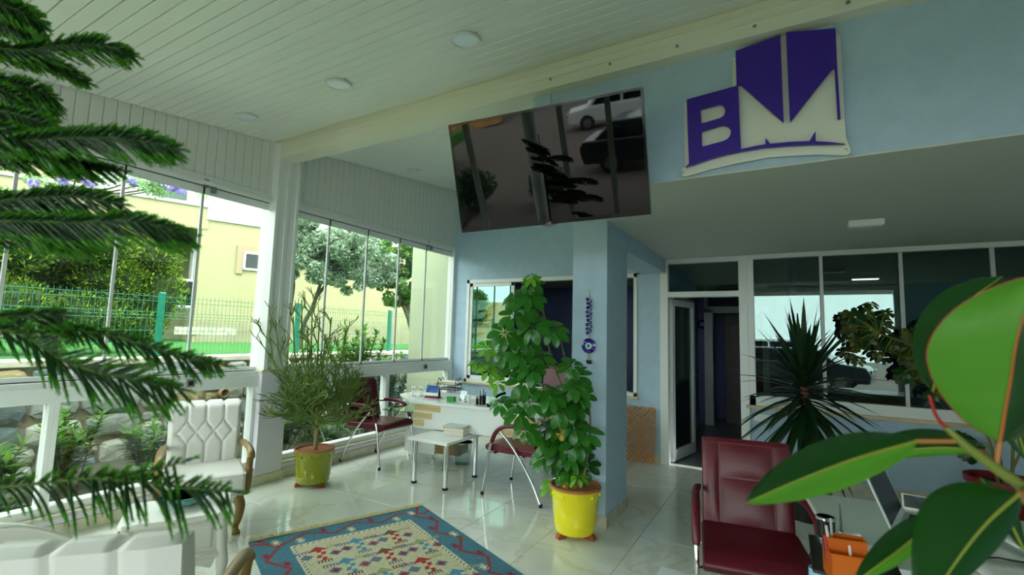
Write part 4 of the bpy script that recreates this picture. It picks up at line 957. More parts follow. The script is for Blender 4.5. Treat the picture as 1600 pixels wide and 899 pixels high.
    fo = fr.build('fringe', mat('fringe_wool', (196, 182, 132), .95), rug); fo['kind'] = 'stuff'
kilim()

# ---- hanging television
tvc = [at_depth(*p, 1.) for p in ((700, 196), (1003, 136), (1018, 335), (723, 364))]
kk = [1., .84928982, .88407169, 1.03478187]; E0 = Vector((0, 0, EYE))
tc_ = [(c-E0)*k for c, k in zip(tvc, kk)]; sc1 = 1.24/(tc_[1]-tc_[0]).length; tc_ = [E0+c*sc1 for c in tc_]
tctr = sum(tc_, Vector())/4; tx = (tc_[1]-tc_[0]+tc_[2]-tc_[3]).normalized(); tz = (tc_[0]-tc_[3]+tc_[1]-tc_[2]).normalized(); tn = tx.cross(tz).normalized(); tz = tn.cross(tx).normalized() if tn.cross(tx).dot(tz) > 0 else -tn.cross(tx).normalized()
ty = tz.cross(tx).normalized()      # points away from the viewer
TM = Matrix((tx, ty, tz)).transposed()
TVW, TVH = 1.24, .708
tv = thing('television', 'black flat television hanging tilted in front of the blue fascia', 'television', tctr)
def tvp(mb): return mb
T4 = TM.to_4x4()
MB().box(-TVW/2, TVW/2, .0, .045, -TVH/2, TVH/2, T4).build('case', M_BLACK, tv, bevel=.006)
bz = MB().box(-TVW/2, TVW/2, -.006, .01, TVH/2-.014, TVH/2, T4).box(-TVW/2, TVW/2, -.006, .01, -TVH/2, -TVH/2+.022, T4).box(-TVW/2, -TVW/2+.014, -.006, .01, -TVH/2+.022, TVH/2-.014, T4).box(TVW/2-.014, TVW/2, -.006, .01, -TVH/2+.022, TVH/2-.014, T4)
bz.build('bezel', mat('piano_black', (8, 8, 9), .12), tv)
M_SCREEN = mat('dark_screen', (3, 4, 4), .02, spec=.5)
MB().box(-TVW/2+.012, TVW/2-.012, -.002, .004, -TVH/2+.02, TVH/2-.012, T4).build('screen', M_SCREEN, tv)
lg_ = MB().prism([(-.06+.01*k, -.018*math.sin(math.pi*k/12)) for k in range(13)], -.006, .014, 'y', T4 @ Matrix.Translation((0, 0, -TVH/2+.002))).build('badge', mat('clear_badge', (96, 100, 100), .2), tv)
text_mesh('badge_letters', 'LG', .018, mat('badge_white', (190, 190, 190), .4), lg_, T4 @ Matrix.Translation((.006, -.0065, -TVH/2+.009)) @ Matrix.Rotation(math.pi/2, 4, 'X'))
MB().lathe([(.0001, 0), (.006, 0), (.006, .001), (.0001, .001)], 12, T4 @ Vector((-.014, -.006, -TVH/2+.009)), TM @ Matrix.Rotation(math.pi/2, 3, 'X')).build('badge_dot', mat('badge_red', (150, 30, 40), .4), lg_)
bk_ = MB().box(-.2, .2, .045, .06, -.15, .15, T4); bk_.build('mount_plate', M_STEEL, tv)
p0 = T4 @ Vector((0, .06, .06)); q0 = Vector((-1.42, FA-.02, 2.95))-tctr
MB().tube([p0, (p0+q0)/2+Vector((0, 0, .02)), q0], .022, 8).build('swing_arm', M_STEEL, tv)
tag(MB().box(-1.55, -1.33, FA-.012, FA, 2.86, 3.12).build('trim_4', M_STEEL, bevel=.003), 'steel wall plate behind the television', kind='structure')
pl_ = on_plane(850, 160, 1, FA); 
tag(MB().box(pl_.x-.05, pl_.x+.06, FA-.012, FA, pl_.z-.06, pl_.z+.05).build('trim_5', mat('painted_plate', (168, 196, 210), .5), bevel=.002), 'painted cover plate above the television', kind='structure')

# ---- purple sign on the fascia
def sg(cx, cy, y=FA-.03):
    p = on_plane(1040+cx/3.456, 30+cy/3.456, 1, y); return (p.x, p.z)
SGM = Matrix(((1, 0, 0, 0), (0, 0, -1, 0), (0, 1, 0, 0), (0, 0, 0, 1)))
sorg = on_plane(1200, 160, 1, FA)
sign = thing('logo_sign', 'white plate sign with raised purple B and M logo on the fascia', 'sign', (sorg.x, FA, sorg.z))
def splate(name, loops, m, y, depth): 
    return spline_mesh(name, [[(a-sorg.x, b-sorg.z) for a, b in lp] for lp in loops], m, sign, Matrix.Translation((0, y-FA, 0)) @ SGM, depth)
M_PURP = mat('violet_acrylic', (52, 16, 150), .3); M_PLATE = mat('sign_plate', (226, 228, 214), .45)
bp_ = [sg(x, y, FA-.02) for x, y in ((100, 465), (108, 452), (362, 386), (362, 215), (372, 200), (620, 110), (640, 92), (920, 78), (938, 84), (944, 110), (972, 640), (998, 702), (996, 722), (980, 736), (960, 738), (830, 733), (700, 738), (560, 748), (400, 776), (250, 812), (112, 850), (92, 848), (84, 834), (88, 816), (106, 792))]
splate('back_plate', [bp_], M_PLATE, FA-.02, .012)
def arc(cx, cy, rx, ry, a0, a1, n=10, sk=0): return [(cx+rx*math.cos(a0+(a1-a0)*i/n)+0, cy+ry*math.sin(a0+(a1-a0)*i/n)) for i in range(n+1)]
hole1 = [(190, 495), (285, 470)]+[(300, 470), (315, 477), (324, 492), (325, 508), (320, 524), (308, 536), (294, 544)]+[(196, 573)]
hole2 = [(196, 613), (300, 582)]+[(322, 581), (342, 590), (354, 606), (355, 624), (348, 642), (334, 656), (314, 666)]+[(200, 697)]
Bq = [(118, 443), (393, 368), (408, 722), (330, 738), (240, 762), (160, 790), (110, 806), (130, 788)]
splate('letter_b_block', [[sg(*q) for q in Bq], [sg(*q) for q in hole1], [sg(*q) for q in hole2]], M_PURP, FA-.045, .02)
splate('letter_m_left', [[sg(*q) for q in ((380, 183), (620, 97), (638, 565), (415, 372), (412, 362), (385, 366))]], M_PURP, FA-.045, .02)
splate('letter_m_right', [[sg(*q) for q in ((650, 85), (915, 62), (924, 262), (942, 545), (928, 545), (911, 268), (892, 284), (672, 562))]], M_PURP, FA-.045, .02)
splate('swoosh', [[sg(*q) for q in ((408, 710), (480, 694), (540, 684), (540, 650), (566, 681), (670, 671), (776, 667), (808, 613), (810, 668), (890, 673), (968, 682), (880, 684), (780, 685), (650, 692), (520, 703), (410, 722))]], M_PURP, FA-.045, .02)
for x, y in ((96, 829), (976, 707), (922, 86), (375, 214)):
    a, b = sg(x, y, FA-.028); MB().lathe([(.0001, .004), (.006, .003), (.009, 0), (.009, -.004)], 12, (a-sorg.x, -.027, b-sorg.z), Matrix.Rotation(math.pi/2, 3, 'X')).build('screw', M_CHROME, sign, smooth=True)

# ---- round recessed ceiling lights
def downlight(loc, label, r=.095):
    t = thing('ceiling_light', label, 'light', loc, 0, 'round ceiling lights'); R = Matrix.Rotation(SL, 3, 'X')
    MB().lathe([(r*.8, .004), (r*.82, -.008), (r*.95, -.010), (r, -.002), (r, .006), (r*.8, .004)], 32, (0, 0, 0), R).build('ring', mat('light_ring', (214, 220, 216), .3), t)
    MB().lathe([(.0001, -.002), (r*.82, -.002), (r*.82, .004), (.0001, .004)], 32, (0, 0, 0), R).build('diffuser', mat('frosted_diffuser', (236, 246, 255), .2), t)
    return t
for (x, y), lb in zip(((-1.689, 2.254), (-2.847, 2.254), (-4.02, 2.254), (-4.15, 4.54)), ('round ceiling light above the television', 'middle round ceiling light of the row of three', 'round ceiling light closest to the window wall', 'small round ceiling light behind the cross beam')):
    downlight((x, y, ceil_z(y)-.004), lb)
sl = thing('emergency_light', 'small white box light under the rendered low ceiling', 'light', (.57, 4.58, 2.468), .0)
MB().box(-.115, .115, -.06, .06, -.05, 0).build('housing', M_WHITE, sl, bevel=.006); MB().box(-.10, .10, -.048, .048, -.058, -.05).build('lens', mat('pale_lens', (196, 200, 196), .3), sl, bevel=.003)
M_TUBE = mat('lit_tube', (255, 255, 250), .5, emit=6.)
tl = thing('tube_light', 'lit tube light on the office ceiling behind the glass', 'light', (1.0, 8.3, 2.465), 0)
MB().box(-.16, .16, -.05, .05, -.05, 0).build('housing', M_WHITE, tl); MB().box(-.15, .15, -.03, .03, -.062, -.05).build('lamp', M_TUBE, tl)

# ---- evil eye hanging on the pillar, and the small one in the corridor
M_COB = mat('cobalt_glass', (38, 12, 130), .1, coat=.5); M_EYEW = mat('eye_white', (232, 238, 238), .2); M_EYEB = mat('eye_sky', (90, 190, 214), .2); M_CORD = mat('jute_cord', (170, 152, 112), .9)
RXm = Matrix.Rotation(math.pi/2, 3, 'X')
def eye_disc(par, c, r, d=.008):
    b = MB().lathe([(.0001, d), (r*.8, d*.9), (r, d*.3), (r, -d*.2), (.0001, -d*.2)], 32, c, RXm).build('disc', M_COB, par, smooth=True)
    for rr, m, o in ((.44, M_EYEW, 1.08), (.29, M_EYEB, 1.2), (.12, M_BLACK, 1.32)):
        MB().lathe([(.0001, d*o), (r*rr*.9, d*o), (r*rr, d*(o-.12)), (r*rr, 0)], 24, c, RXm).build('eye_ring', m, b, smooth=True)
ne = thing('evil_eye_hanging', 'cobalt evil eye hanging with beads on the pillar face', 'wall hanging', (-1.414, 3.75, 1.42))
eye_disc(ne, (0, -.012, 0), .062)
MB().tube([(0, -.006, .05), (.002, -.006, .25), (0, -.006, .42)], .004, 6).build('cord', M_CORD, ne)
MB().tube([(0, -.004, .42), (0, -.004, .46)], .0025, 6).ball((0, -.006, .455), .006, 8, 5).build('nail', M_STEEL, ne)
Rb = random.Random(9)
for i in range(17):
    z = .105+.30*i/17; x = (.013 if i % 2 else -.013)+Rb.uniform(-.004, .004); k = i % 4 == 1
    b = MB().ball((x, -.016, z), .014, 12, 8).build('bead', M_COB, ne, smooth=True)
    if i % 2: MB().lathe([(.0001, .0145), (.006, .0135), (.006, .01)], 12, (x+.002, -.016, z), RXm).build('bead_eye', M_EYEW if not k else M_EYEB, b)
for x in (-.014, .0, .014):
    MB().tube([(x*.5, -.008, -.06), (x, -.008, -.115)], .0022, 5).build('cord', M_CORD, ne)
    MB().ball((x, -.012, -.125), .009, 8, 6).ball((x+.004, -.012, -.14), .008, 8, 6).build('charm', M_BLACK, ne, smooth=True)
q = on_plane(1097, 507, 1, BY+3.19)
n2 = thing('evil_eye_plate', 'small round evil eye on the far corridor wall', 'wall hanging', (q.x, BY+3.195, q.z)); eye_disc(n2, (0, -.004, 0), .085)

# ---- leaning wooden lattice
la = thing('wooden_lattice', 'small orange wooden lattice leaning on the wall under the window', 'lattice', (-1.58, BY-.085, 0))
M_LAT = mat('varnished_pine', (196, 128, 50), .5, var=.12, vscale=8)
Wl, Hl, tilt = .39, .655, Matrix.Rotation(-.09, 4, 'X')
def clip_slat(c, s):
    pts = []
    for x, z in ((-Wl/2, None), (Wl/2, None)):
        zz_ = c+s*x
        if 0 <= zz_ <= Hl: pts.append((x, zz_))
    for z in (0, Hl):
        x = (z-c)/s
        if -Wl/2 < x < Wl/2: pts.append((x, z))
    return pts[:2]
for s, y in ((.80, -.006), (-1.25, .006)):
    c = -.4
    while c < Hl+.4:
        pp = clip_slat(c, s)
        if len(pp) == 2 and math.dist(*pp) > .03:
            (x0, z0_), (x1, z1_) = pp; d = Vector((x1-x0, 0, z1_-z0_)); n_ = Vector((-d.z, 0, d.x)).normalized()*.0066
            a, b = Vector((x0, 0, z0_+.004)), Vector((x1, 0, z1_+.004)); vs = []
            for yy in (y-.005, y+.005): vs += [tilt @ Vector((p.x, yy, p.z)) for p in (a-n_, b-n_, b+n_, a+n_)]
            MB().add(vs, [(0, 1, 2, 3), (7, 6, 5, 4), (0, 4, 5, 1), (1, 5, 6, 2), (2, 6, 7, 3), (3, 7, 4, 0)]).build('slat', M_LAT, la)
        c += .052 if s > 0 else .066
# ================================================================== plants
def pot(t, prof, m, inner_r, soil_z, rim_m=None, n=36):
    MB().lathe(prof, n).build('pot', m, t, smooth=True)
    MB().lathe([(.0001, soil_z+.012), (inner_r*.5, soil_z+.008), (inner_r, soil_z)], 24).build('soil', mat('potting_soil', (40, 30, 24), .95, var=.4, vscale=40, bump=1., bscale=60), t, smooth=True)
M_YPOT = mat('yellow_glaze', (236, 222, 16), .18, coat=.4); M_GPOT = mat('olive_glaze', (146, 152, 18), .18, coat=.4); M_TERRA = mat('terracotta', (170, 104, 62), .7, var=.15)
def glazed_pot(t, R0, R1, H, m, z0, stud_r):
    pr = [(.0001, z0), (R1*.94, z0), (R1, z0+.012), (R1*1.01, z0+.03), (R1*1.0+(R0-R1)*.2, z0+H*.18), (R1*1.02+(R0-R1)*.2, z0+H*.2), (R1+(R0-R1)*.2, z0+H*.22), (R1+(R0-R1)*.72, z0+H*.72), (R1*1.015+(R0-R1)*.74, z0+H*.74), (R1+(R0-R1)*.76, z0+H*.77), (R1+(R0-R1)*.9, z0+H*.9), (R0*1.02, z0+H*.92), (R0*1.04, z0+H*.95)]
    pot(t, pr+[(R0*1.035, z0+H*.985), (R0*.99, z0+H), (R0*.93, z0+H*.985), (R0*.88, z0+H*.8), (.0001, z0+H*.78)], m, R0*.9, z0+H*.88)
    MB().lathe([(R0*1.042, z0+H*.95), (R0*1.04, z0+H*.99), (R0*.99, z0+H*1.006), (R0*.925, z0+H*.99), (R0*.90, z0+H*.9)], 36).build('rim', M_TERRA, t, smooth=True)
    for k in range(stud_r):
        a = 2*math.pi*k/stud_r+.2; r = R1+(R0-R1)*.86; MB().ball((r*math.cos(a), r*math.sin(a), z0+H*.835), .013, 10, 6).build('stud', m, t, smooth=True)
    for k in range(3):
        a = -math.pi/2-.55+k*2*math.pi/3; c = Matrix.Rotation(a, 4, 'Z')
        MB().prism([(R1*.55, 0), (R1*1.08, 0), (R1*1.05, z0*.6), (R1*.98, z0), (R1*.6, z0)], -.022, .022, 'y', c).build('pot_foot', mat('pot_foot_wood', (160, 84, 44), .6), t, bevel=.004)

# palmate leaf meshes shared by the two umbrella plants
def palmate(seed, n, m, L=.138, W=.031, droop=.4):
    R = random.Random(seed); mb = MB(); 
    for k in range(n):
        a = 2*math.pi*(k+.15*R.uniform(-1, 1))/n; dr = droop*R.uniform(.7, 1.3); l = L*R.uniform(.8, 1.1); w_ = W*R.uniform(.85, 1.15)
        d = Vector((math.cos(a), math.sin(a), 0)); s = Vector((-math.sin(a), math.cos(a), 0)); rows = []
        for u, ww, in ((.0, .06), (.16, .08), (.32, .5), (.55, .95), (.78, .95), (.93, .55), (1., .0)):
            z = -dr*l*u*u; c = d*(l*u*(1-.18*dr*u))+Vector((0, 0, z)); rows.append([c-s*(w_*ww)+Vector((0, 0, .006*ww)), c, c+s*(w_*ww)+Vector((0, 0, .006*ww))])
        mb.grid(rows)
    me = bpy.data.meshes.new('leaf'); me.from_pydata([tuple(v) for v in mb.v], [], mb.f); me.materials.append(m); me.polygons.foreach_set('use_smooth', [True]*len(me.polygons)); return me
def face(dirv, roll):
    q = Vector(dirv).normalized().to_track_quat('Z', 'Y'); return (q.to_matrix() @ Matrix.Rotation(roll, 3, 'Z')).to_euler()
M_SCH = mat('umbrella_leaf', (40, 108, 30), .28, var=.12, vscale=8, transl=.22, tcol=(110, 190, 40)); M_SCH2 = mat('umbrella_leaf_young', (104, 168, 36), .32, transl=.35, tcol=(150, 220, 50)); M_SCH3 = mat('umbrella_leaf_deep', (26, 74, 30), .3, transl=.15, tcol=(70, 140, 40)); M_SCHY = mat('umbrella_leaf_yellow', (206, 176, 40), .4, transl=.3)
LM = [palmate(i, 8, M_SCH) for i in range(4)]; LM2 = [palmate(9+i, 7, M_SCH2, .095, .02, .5) for i in range(2)]; LM3 = [palmate(20+i, 8, M_SCH3) for i in range(3)]; LMY = [palmate(30, 4, M_SCHY, .07, .018, .6)]
sp = thing('umbrella_plant', 'tall leafy umbrella plant in a bright yellow pot by the pillar', 'potted plant', (-1.42, 3.50, 0))
glazed_pot(sp, .187, .15, .335, M_YPOT, .04, 10)
cent = [(205, 85), (165, 125), (225, 130), (160, 180), (215, 210), (275, 220), (165, 235), (130, 285), (200, 255), (275, 270), (320, 265), (160, 335), (215, 340), (285, 340), (330, 330), (345, 360), (190, 375), (245, 395), (160, 410), (205, 440), (270, 420), (320, 400), (345, 390), (140, 480), (215, 480), (260, 470), (300, 460), (345, 450), (190, 520), (235, 530), (290, 520), (340, 510), (372, 530), (300, 560), (350, 560), (378, 590), (255, 560), (330, 600), (280, 600), (390, 612), (280, 670), (385, 645), (330, 640), (250, 600), (95, 395), (60, 330), (240, 170), (195, 150), (240, 300), (180, 290), (300, 300), (130, 230), (120, 440), (175, 470), (310, 430), (360, 420), (225, 415), (250, 250), (210, 120)]
young = [(75, 275), (85, 345), (110, 380), (50, 320), (300, 655), (352, 662), (268, 688), (212, 62)]
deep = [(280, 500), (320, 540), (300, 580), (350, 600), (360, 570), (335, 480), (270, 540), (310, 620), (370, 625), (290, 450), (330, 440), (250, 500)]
Rg = random.Random(12); spL = Vector((-1.42, 3.50, 0))
def place_leaf(par, me, p, base, up=.35, sc_=1.):
    o = link('leaf', me, par); o.location = p-base; to = (Vector((0, 0, EYE))-p).normalized()
    d = to*1.0+Vector((0, 0, up))+Vector((Rg.uniform(-.55, .55), Rg.uniform(-.35, .35), Rg.uniform(-.25, .55))); o.rotation_euler = face(d, Rg.uniform(0, 6.28)); o.scale = (sc_,)*3
    return o
leafpts = []
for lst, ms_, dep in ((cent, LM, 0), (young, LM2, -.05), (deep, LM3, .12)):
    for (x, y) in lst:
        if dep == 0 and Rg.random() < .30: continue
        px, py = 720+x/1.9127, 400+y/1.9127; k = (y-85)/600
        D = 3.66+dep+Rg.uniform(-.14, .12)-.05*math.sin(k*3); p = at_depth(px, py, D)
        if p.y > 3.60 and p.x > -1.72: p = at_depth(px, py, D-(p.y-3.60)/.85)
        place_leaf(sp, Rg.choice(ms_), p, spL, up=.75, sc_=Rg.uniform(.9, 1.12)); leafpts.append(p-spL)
for (x, y) in ((285, 480), (318, 690), (300, 530)): place_leaf(sp, LMY[0], at_depth(720+x/1.9127, 400+y/1.9127, 3.55), spL)
stp = [[(.0, .0, .3), (-.02, 0, .6), (-.10, .02, 1.0), (-.24, .02, 1.35), (-.33, .04, 1.75), (-.39, 0, 2.0)], [(.03, .03, .3), (.05, .05, .6), (-.02, .06, .95), (-.12, .05, 1.3), (-.2, .08, 1.55)], [(-.03, -.02, .3), (-.08, -.02, .55), (-.26, -.02, .9), (-.52, -.0, 1.2)], [(.05, -.03, .3), (.09, 0, .55), (.1, .04, .85), (.05, .06, 1.1)]]
for i, q_ in enumerate(stp):
    pp = bez(q_, 6); MB().tube(pp, [.011-.006*k/len(pp) for k in range(len(pp))], 7).build('stem', mat('green_brown_stem', (112, 112, 56), .7), sp, smooth=True)
allst = [Vector(v) for q_ in stp for v in bez(q_, 6)]
pet = MB()
for p in leafpts:
    b = min(allst, key=lambda v: (v-p).length+max(0, v.z-p.z)*1.5); pet.tube([b, (b+p)/2+Vector((0, 0, .02)), p], [.003, .0025, .002], 4, cap=False)
pet.build('petiole', mat('petiole_green', (130, 150, 60), .6), sp)['kind'] = 'stuff'

# pencil cactus in the green pot
pcL = Vector((-4.0, 3.17, 0)); pc = thing('pencil_cactus', 'bushy pencil cactus with thin green sticks in an olive green pot', 'potted plant', pcL)
glazed_pot(pc, .178, .15, .315, M_GPOT, .035, 12)
Rp = random.Random(21); br = MB(); tw = MB()
MB().tube(bez([(0, 0, .28), (.01, .0, .45), (-.01, .01, .62), (0, 0, .8)], 5), [.02]*8+[.016]*8, 8).build('trunk', mat('pencil_bark', (150, 128, 92), .85, var=.2), pc, smooth=True)
def sprout(p, d, L, r, depth):
    n = 3; pts = [p]; q = p.copy(); dd = d.copy()
    for i in range(n):
        dd = (dd+Vector((Rp.uniform(-.16, .16), Rp.uniform(-.16, .16), Rp.uniform(-.05, .16)))).normalized(); q = q+dd*(L/n); pts.append(q)
    br.tube(pts, [r, r*.95, r*.9, r*.8], 5, cap=False)
    if depth > 0:
        for k in range(Rp.choice((2, 2, 3))):
            a = Rp.uniform(0, 6.28); e = Vector((math.cos(a), math.sin(a), Rp.uniform(-.2, .5))); sprout(pts[-1] if Rp.random() < .75 else pts[-2], (dd*.75+e*.62).normalized(), L*Rp.uniform(.6, .88), r*.8, depth-1)
for k in range(46):
    a = Rp.uniform(0, 6.28); z = Rp.uniform(.5, .82); el = Rp.uniform(-.25, .95); sprout(Vector((.008*math.cos(a), .008*math.sin(a), z)), Vector((math.cos(a), math.sin(a), el)).normalized(), Rp.uniform(.15, .25), .0082, 4)
for (px, py) in ((470, 450), (488, 455), (500, 480), (455, 478), (520, 480), (545, 500), (415, 515), (425, 490), (480, 500), (510, 510)):
    tip = at_depth(px, py, 4.55+Rp.uniform(-.15, .15))-pcL; b0 = Vector((tip.x*.25, tip.y*.25, .75)); mid = (b0+tip)/2+Vector((tip.x*.12, tip.y*.12, -.05)); pp = bez([b0, mid, tip*.9+b0*.1], 5)
    br.tube(pp, [.010-.004*i/len(pp) for i in range(len(pp))], 5, cap=False)
    for i in range(3, len(pp), 2):
        a = Rp.uniform(0, 6.28); sprout(pp[i], Vector((math.cos(a), math.sin(a), 1.2)).normalized(), Rp.uniform(.1, .16), .0058, 2)
br.build('sticks', mat('pencil_green', (66, 94, 32), .5, col2=(108, 134, 50), vscale=5), pc)['kind'] = 'stuff'

# yucca by the partition wall
yuL = Vector((.13, 4.95, 0)); yu = thing('yucca_plant', 'dark spiky yucca with a bare trunk in a black pot by the office panes', 'potted plant', yuL)
MB().lathe([(.0001, 0), (.15, 0), (.19, .36), (.20, .36), (.20, .39), (.18, .39), (.175, .34), (.0001, .33)], 28).build('pot', mat('black_pot', (22, 22, 24), .4), yu)
MB().lathe([(.0001, .352), (.176, .345)], 20).build('soil', MATS['potting_soil'], yu)
MB().tube(bez([(0, 0, .33), (.01, .01, .7), (0, 0, 1.12)], 6), .034, 10).build('trunk', mat('yucca_bark', (96, 68, 48), .9, var=.3, vscale=20, bump=1., bscale=30), yu, smooth=True)
Ry = random.Random(5); M_YU = mat('yucca_leaf', (20, 52, 26), .35, transl=.12, tcol=(60, 120, 40))
for k in range(96):
    f = k/96; a = k*2.399; el = 1.35-f*2.35+Ry.uniform(-.12, .12); z = 1.22-.34*f
    d = Vector((math.cos(a)*math.cos(el), math.sin(a)*math.cos(el), math.sin(el))); L = Ry.uniform(.50, .72); s = d.cross(Vector((0, 0, 1))); s = s.normalized() if s.length > .1 else Vector((1, 0, 0)); rows = []
    for i in range(6):
        u = i/5; c = Vector((0, 0, z))+d*(L*u)+Vector((0, 0, -.16*u*u*math.cos(el)*L/.5*(1 if f > .25 else .4))); w_ = .034*(.55+1.2*u-1.72*u*u) if u < 1 else .0008; n_ = s.cross(d)
        rows.append([c-s*w_, c-n_*(w_*.35), c+s*w_])
    MB().grid(rows).build('leaf', M_YU, yu, smooth=True)

# umbrella plant in the red pot
rpL = Vector((1.50, 5.42, 0)); rp_ = thing('red_pot_plant', 'broad umbrella plant in a dark red pot leaning on the office panes', 'potted plant', rpL)
MB().lathe([(.0001, 0), (.17, 0), (.235, .40), (.25, .40), (.25, .45), (.225, .45), (.215, .38), (.0001, .37)], 32).build('pot', mat('dark_red_pot', (132, 18, 30), .35), rp_)
MB().lathe([(.0001, .40), (.216, .39)], 20).build('soil', MATS['potting_soil'], rp_)
LMV = [palmate(40+i, 8, mat('variegated_leaf', (26, 50, 16), .35, col2=(110, 120, 40), vscale=9, transl=.15), .10, .022) for i in range(3)]
rleaf = []
for (cx_, cy_, rx_, ry_, n) in ((1345, 505, 38, 26, 15), (1385, 535, 46, 30, 16), (1420, 580, 28, 26, 9), (1400, 560, 34, 24, 6), (1345, 540, 24, 20, 5), (1480, 560, 50, 60, 20), (1560, 600, 40, 70, 16), (1570, 520, 40, 40, 14), (1470, 660, 30, 30, 8)):
    for _ in range(n):
        p = at_depth(cx_+Rg.gauss(0, .5)*rx_, cy_+Rg.gauss(0, .5)*ry_, 4.75+Rg.uniform(-.2, .22))
        if p.y > 5.80: p.y = 5.80-Rg.uniform(0, .1)
        place_leaf(rp_, Rg.choice(LMV+LM3[:1]), p, rpL, sc_=Rg.uniform(.75, .98)); rleaf.append(p-rpL)
rst = [[(0, 0, .4), (-.05, .0, .8), (-.15, .05, 1.15), (-.45, .1, 1.45), (-.75, .12, 1.6)], [(.04, 0, .4), (.08, .02, .9), (.12, .05, 1.3), (.2, .1, 1.65)], [(-.04, .0, .4), (-.1, -.02, .8), (-.3, .0, 1.1), (-.5, .05, 1.3)], [(0, 0, .4), (.1, -.05, .7), (.25, -.05, 1.0)]]
for q_ in rst:
    pp = bez(q_, 6); MB().tube(pp, [.012-.006*k/len(pp) for k in range(len(pp))], 7).build('stem', MATS['green_brown_stem'], rp_, smooth=True)
als = [Vector(v) for q_ in rst for v in bez(q_, 6)]; pet = MB()
for p in rleaf:
    b = min(als, key=lambda v: (v-p).length); pet.tube([b, (b+p)/2+Vector((0, 0, .02)), p], [.003, .0025, .002], 4, cap=False)
pet.build('petiole', MATS['petiole_green'], rp_)['kind'] = 'stuff'

# ---- rubber plant close to us on the right
fiL = Vector((.72, 1.05, 0)); fi = thing('rubber_plant', 'rubber plant with big glossy leaves and red tipped shoot close to us', 'potted plant', fiL)
MB().lathe([(.0001, 0), (.16, 0), (.2, .34), (.215, .34), (.215, .38), (.195, .38), (.19, .33), (.0001, .32)], 28).build('pot', mat('brown_pot', (90, 58, 40), .5), fi)
MB().lathe([(.0001, .345), (.192, .335)], 20).build('soil', MATS['potting_soil'], fi)
M_FT = mat('rubber_leaf_top', (14, 62, 18), .22, var=.1, vscale=4, transl=.12, tcol=(60, 150, 30)); M_FU = mat('rubber_leaf_under', (92, 160, 48), .42, var=.06, vscale=14, stretch=(1, 1, 6), transl=.42, tcol=(130, 214, 50)); M_FR = mat('rubber_midrib', (150, 160, 60), .45); M_FRED = mat('rubber_red_sheath', (160, 34, 30), .4); M_FOR = mat('rubber_orange_rib', (176, 96, 40), .4)
def rub_leaf(rib, wl, wr, ml, mr, foldl=0., foldr=0., redge=False, rib_m=None):
    """rib: [(px,py,depth)...] base->tip ; wl/wr half widths (px) each side ; fold pushes the half away from us (m)"""
    P = bez([at_depth(x, y, D) for x, y, D in rib], 8); n = len(P); L = []
    def ip(ws, u): return max(ws)*max(0., math.sin(math.pi*u**.9))**.72+.6*(1-u)
    m_ = 6; lf = []; vw = [(p-Vector((0, 0, EYE))).normalized() for p in P]
    for side, ws, fo in ((-1, wl, foldl), (1, wr, foldr)):
        rows = []
        for i in range(n):
            u = i/(n-1); d = (P[min(i+1, n-1)]-P[max(i-1, 0)]).normalized(); view = vw[i]; s = view.cross(d).normalized()*side; D = (P[i]-Vector((0, 0, EYE))).dot(CF)
            w_ = ip(ws, u)*D/FPX; rows.append([P[i]+s*(w_*k/m_)+view*(fo*(k/m_)**1.4*min(1, w_/.03))-view*(.004*math.sin(math.pi*k/m_)) for k in range(m_+1)])
        lf.append(rows)
    mb = MB(); mb.grid(lf[0]); mb.k = 1; mb.grid(lf[1])
    o = mb.build('leaf', [ml, mr], fi, smooth=True, world=True)
    rb = MB().tube([p-v*.0015 for p, v in zip(P, vw)], [.0026-.0018*i/n for i in range(n)], 6); rb.build('midrib', rib_m or M_FR, o, smooth=True).parent = fi
    for ob in fi.children:
        if ob.name.startswith('midrib') and ob.data == fi.children[-1].data: pass
    if redge:
        e = MB().tube([r[-1] for r in lf[0]], [.001]*n, 5); e.build('leaf_edge', M_FRED, fi, smooth=True)
    # shift midrib verts into plant space
    return o
def shift(ob):
    me = ob.data; me.transform(Matrix.Translation(-fiL))
before = set(bpy.data.objects)
rub_leaf([(1432, 690, .80), (1340, 716, .77), (1250, 750, .74), (1165, 786, .72)], [3, 33, 0], [3, 41, 0], M_FU, M_FT, .03, .03)
rub_leaf([(1562, 692, .78), (1578, 600, .76), (1592, 520, .74), (1625, 430, .73)], [4, 92, 104, 0], [3, 50, 60, 0], M_FU, M_FT, .02, .05, True, M_FOR)
rub_leaf([(1458, 612, .90), (1474, 545, .93), (1502, 482, .95), (1566, 432, .97)], [3, 40, 0], [3, 56, 0], M_FT, M_FT, .01, .01)
rub_leaf([(1535, 705, .92), (1470, 700, .95), (1400, 706, .98), (1340, 722, 1.0)], [2, 8, 12, 8, 0], [3, 24, 30, 16, 0], M_FU, M_FT, .01, .03)
rub_leaf([(1592, 773, .72), (1545, 815, .70), (1500, 870, .68), (1440, 960, .66)], [3, 16, 26, 20, 0], [4, 72, 0], M_FT, M_FT, .02, .02)
rub_leaf([(1470, 800, .84), (1430, 840, .82), (1385, 875, .80), (1335, 910, .79)], [2, 12, 14, 10, 0], [2, 22, 26, 16, 0], M_FU, M_FT, .01, .02)
rub_leaf([(1612, 560, .88), (1600, 620, .87), (1592, 670, .86), (1604, 720, .85)], [2, 16, 18, 10, 0], [2, 18, 24, 12, 0], M_FT, M_FT)
rub_leaf([(1600, 860, .86), (1570, 800, .86), (1550, 770, .86), (1530, 745, .87)], [2, 10, 14, 8, 0], [2, 8, 14, 8, 0], M_FT, M_FT)
stem_px = [(1478, 668, .80), (1510, 698, .79), (1550, 728, .78), (1600, 765, .77), (1650, 830, .77)]
SP = [at_depth(*q) for q in stem_px]; SP += [Vector((.62, 1.02, .9)), Vector((.70, 1.05, .33))]
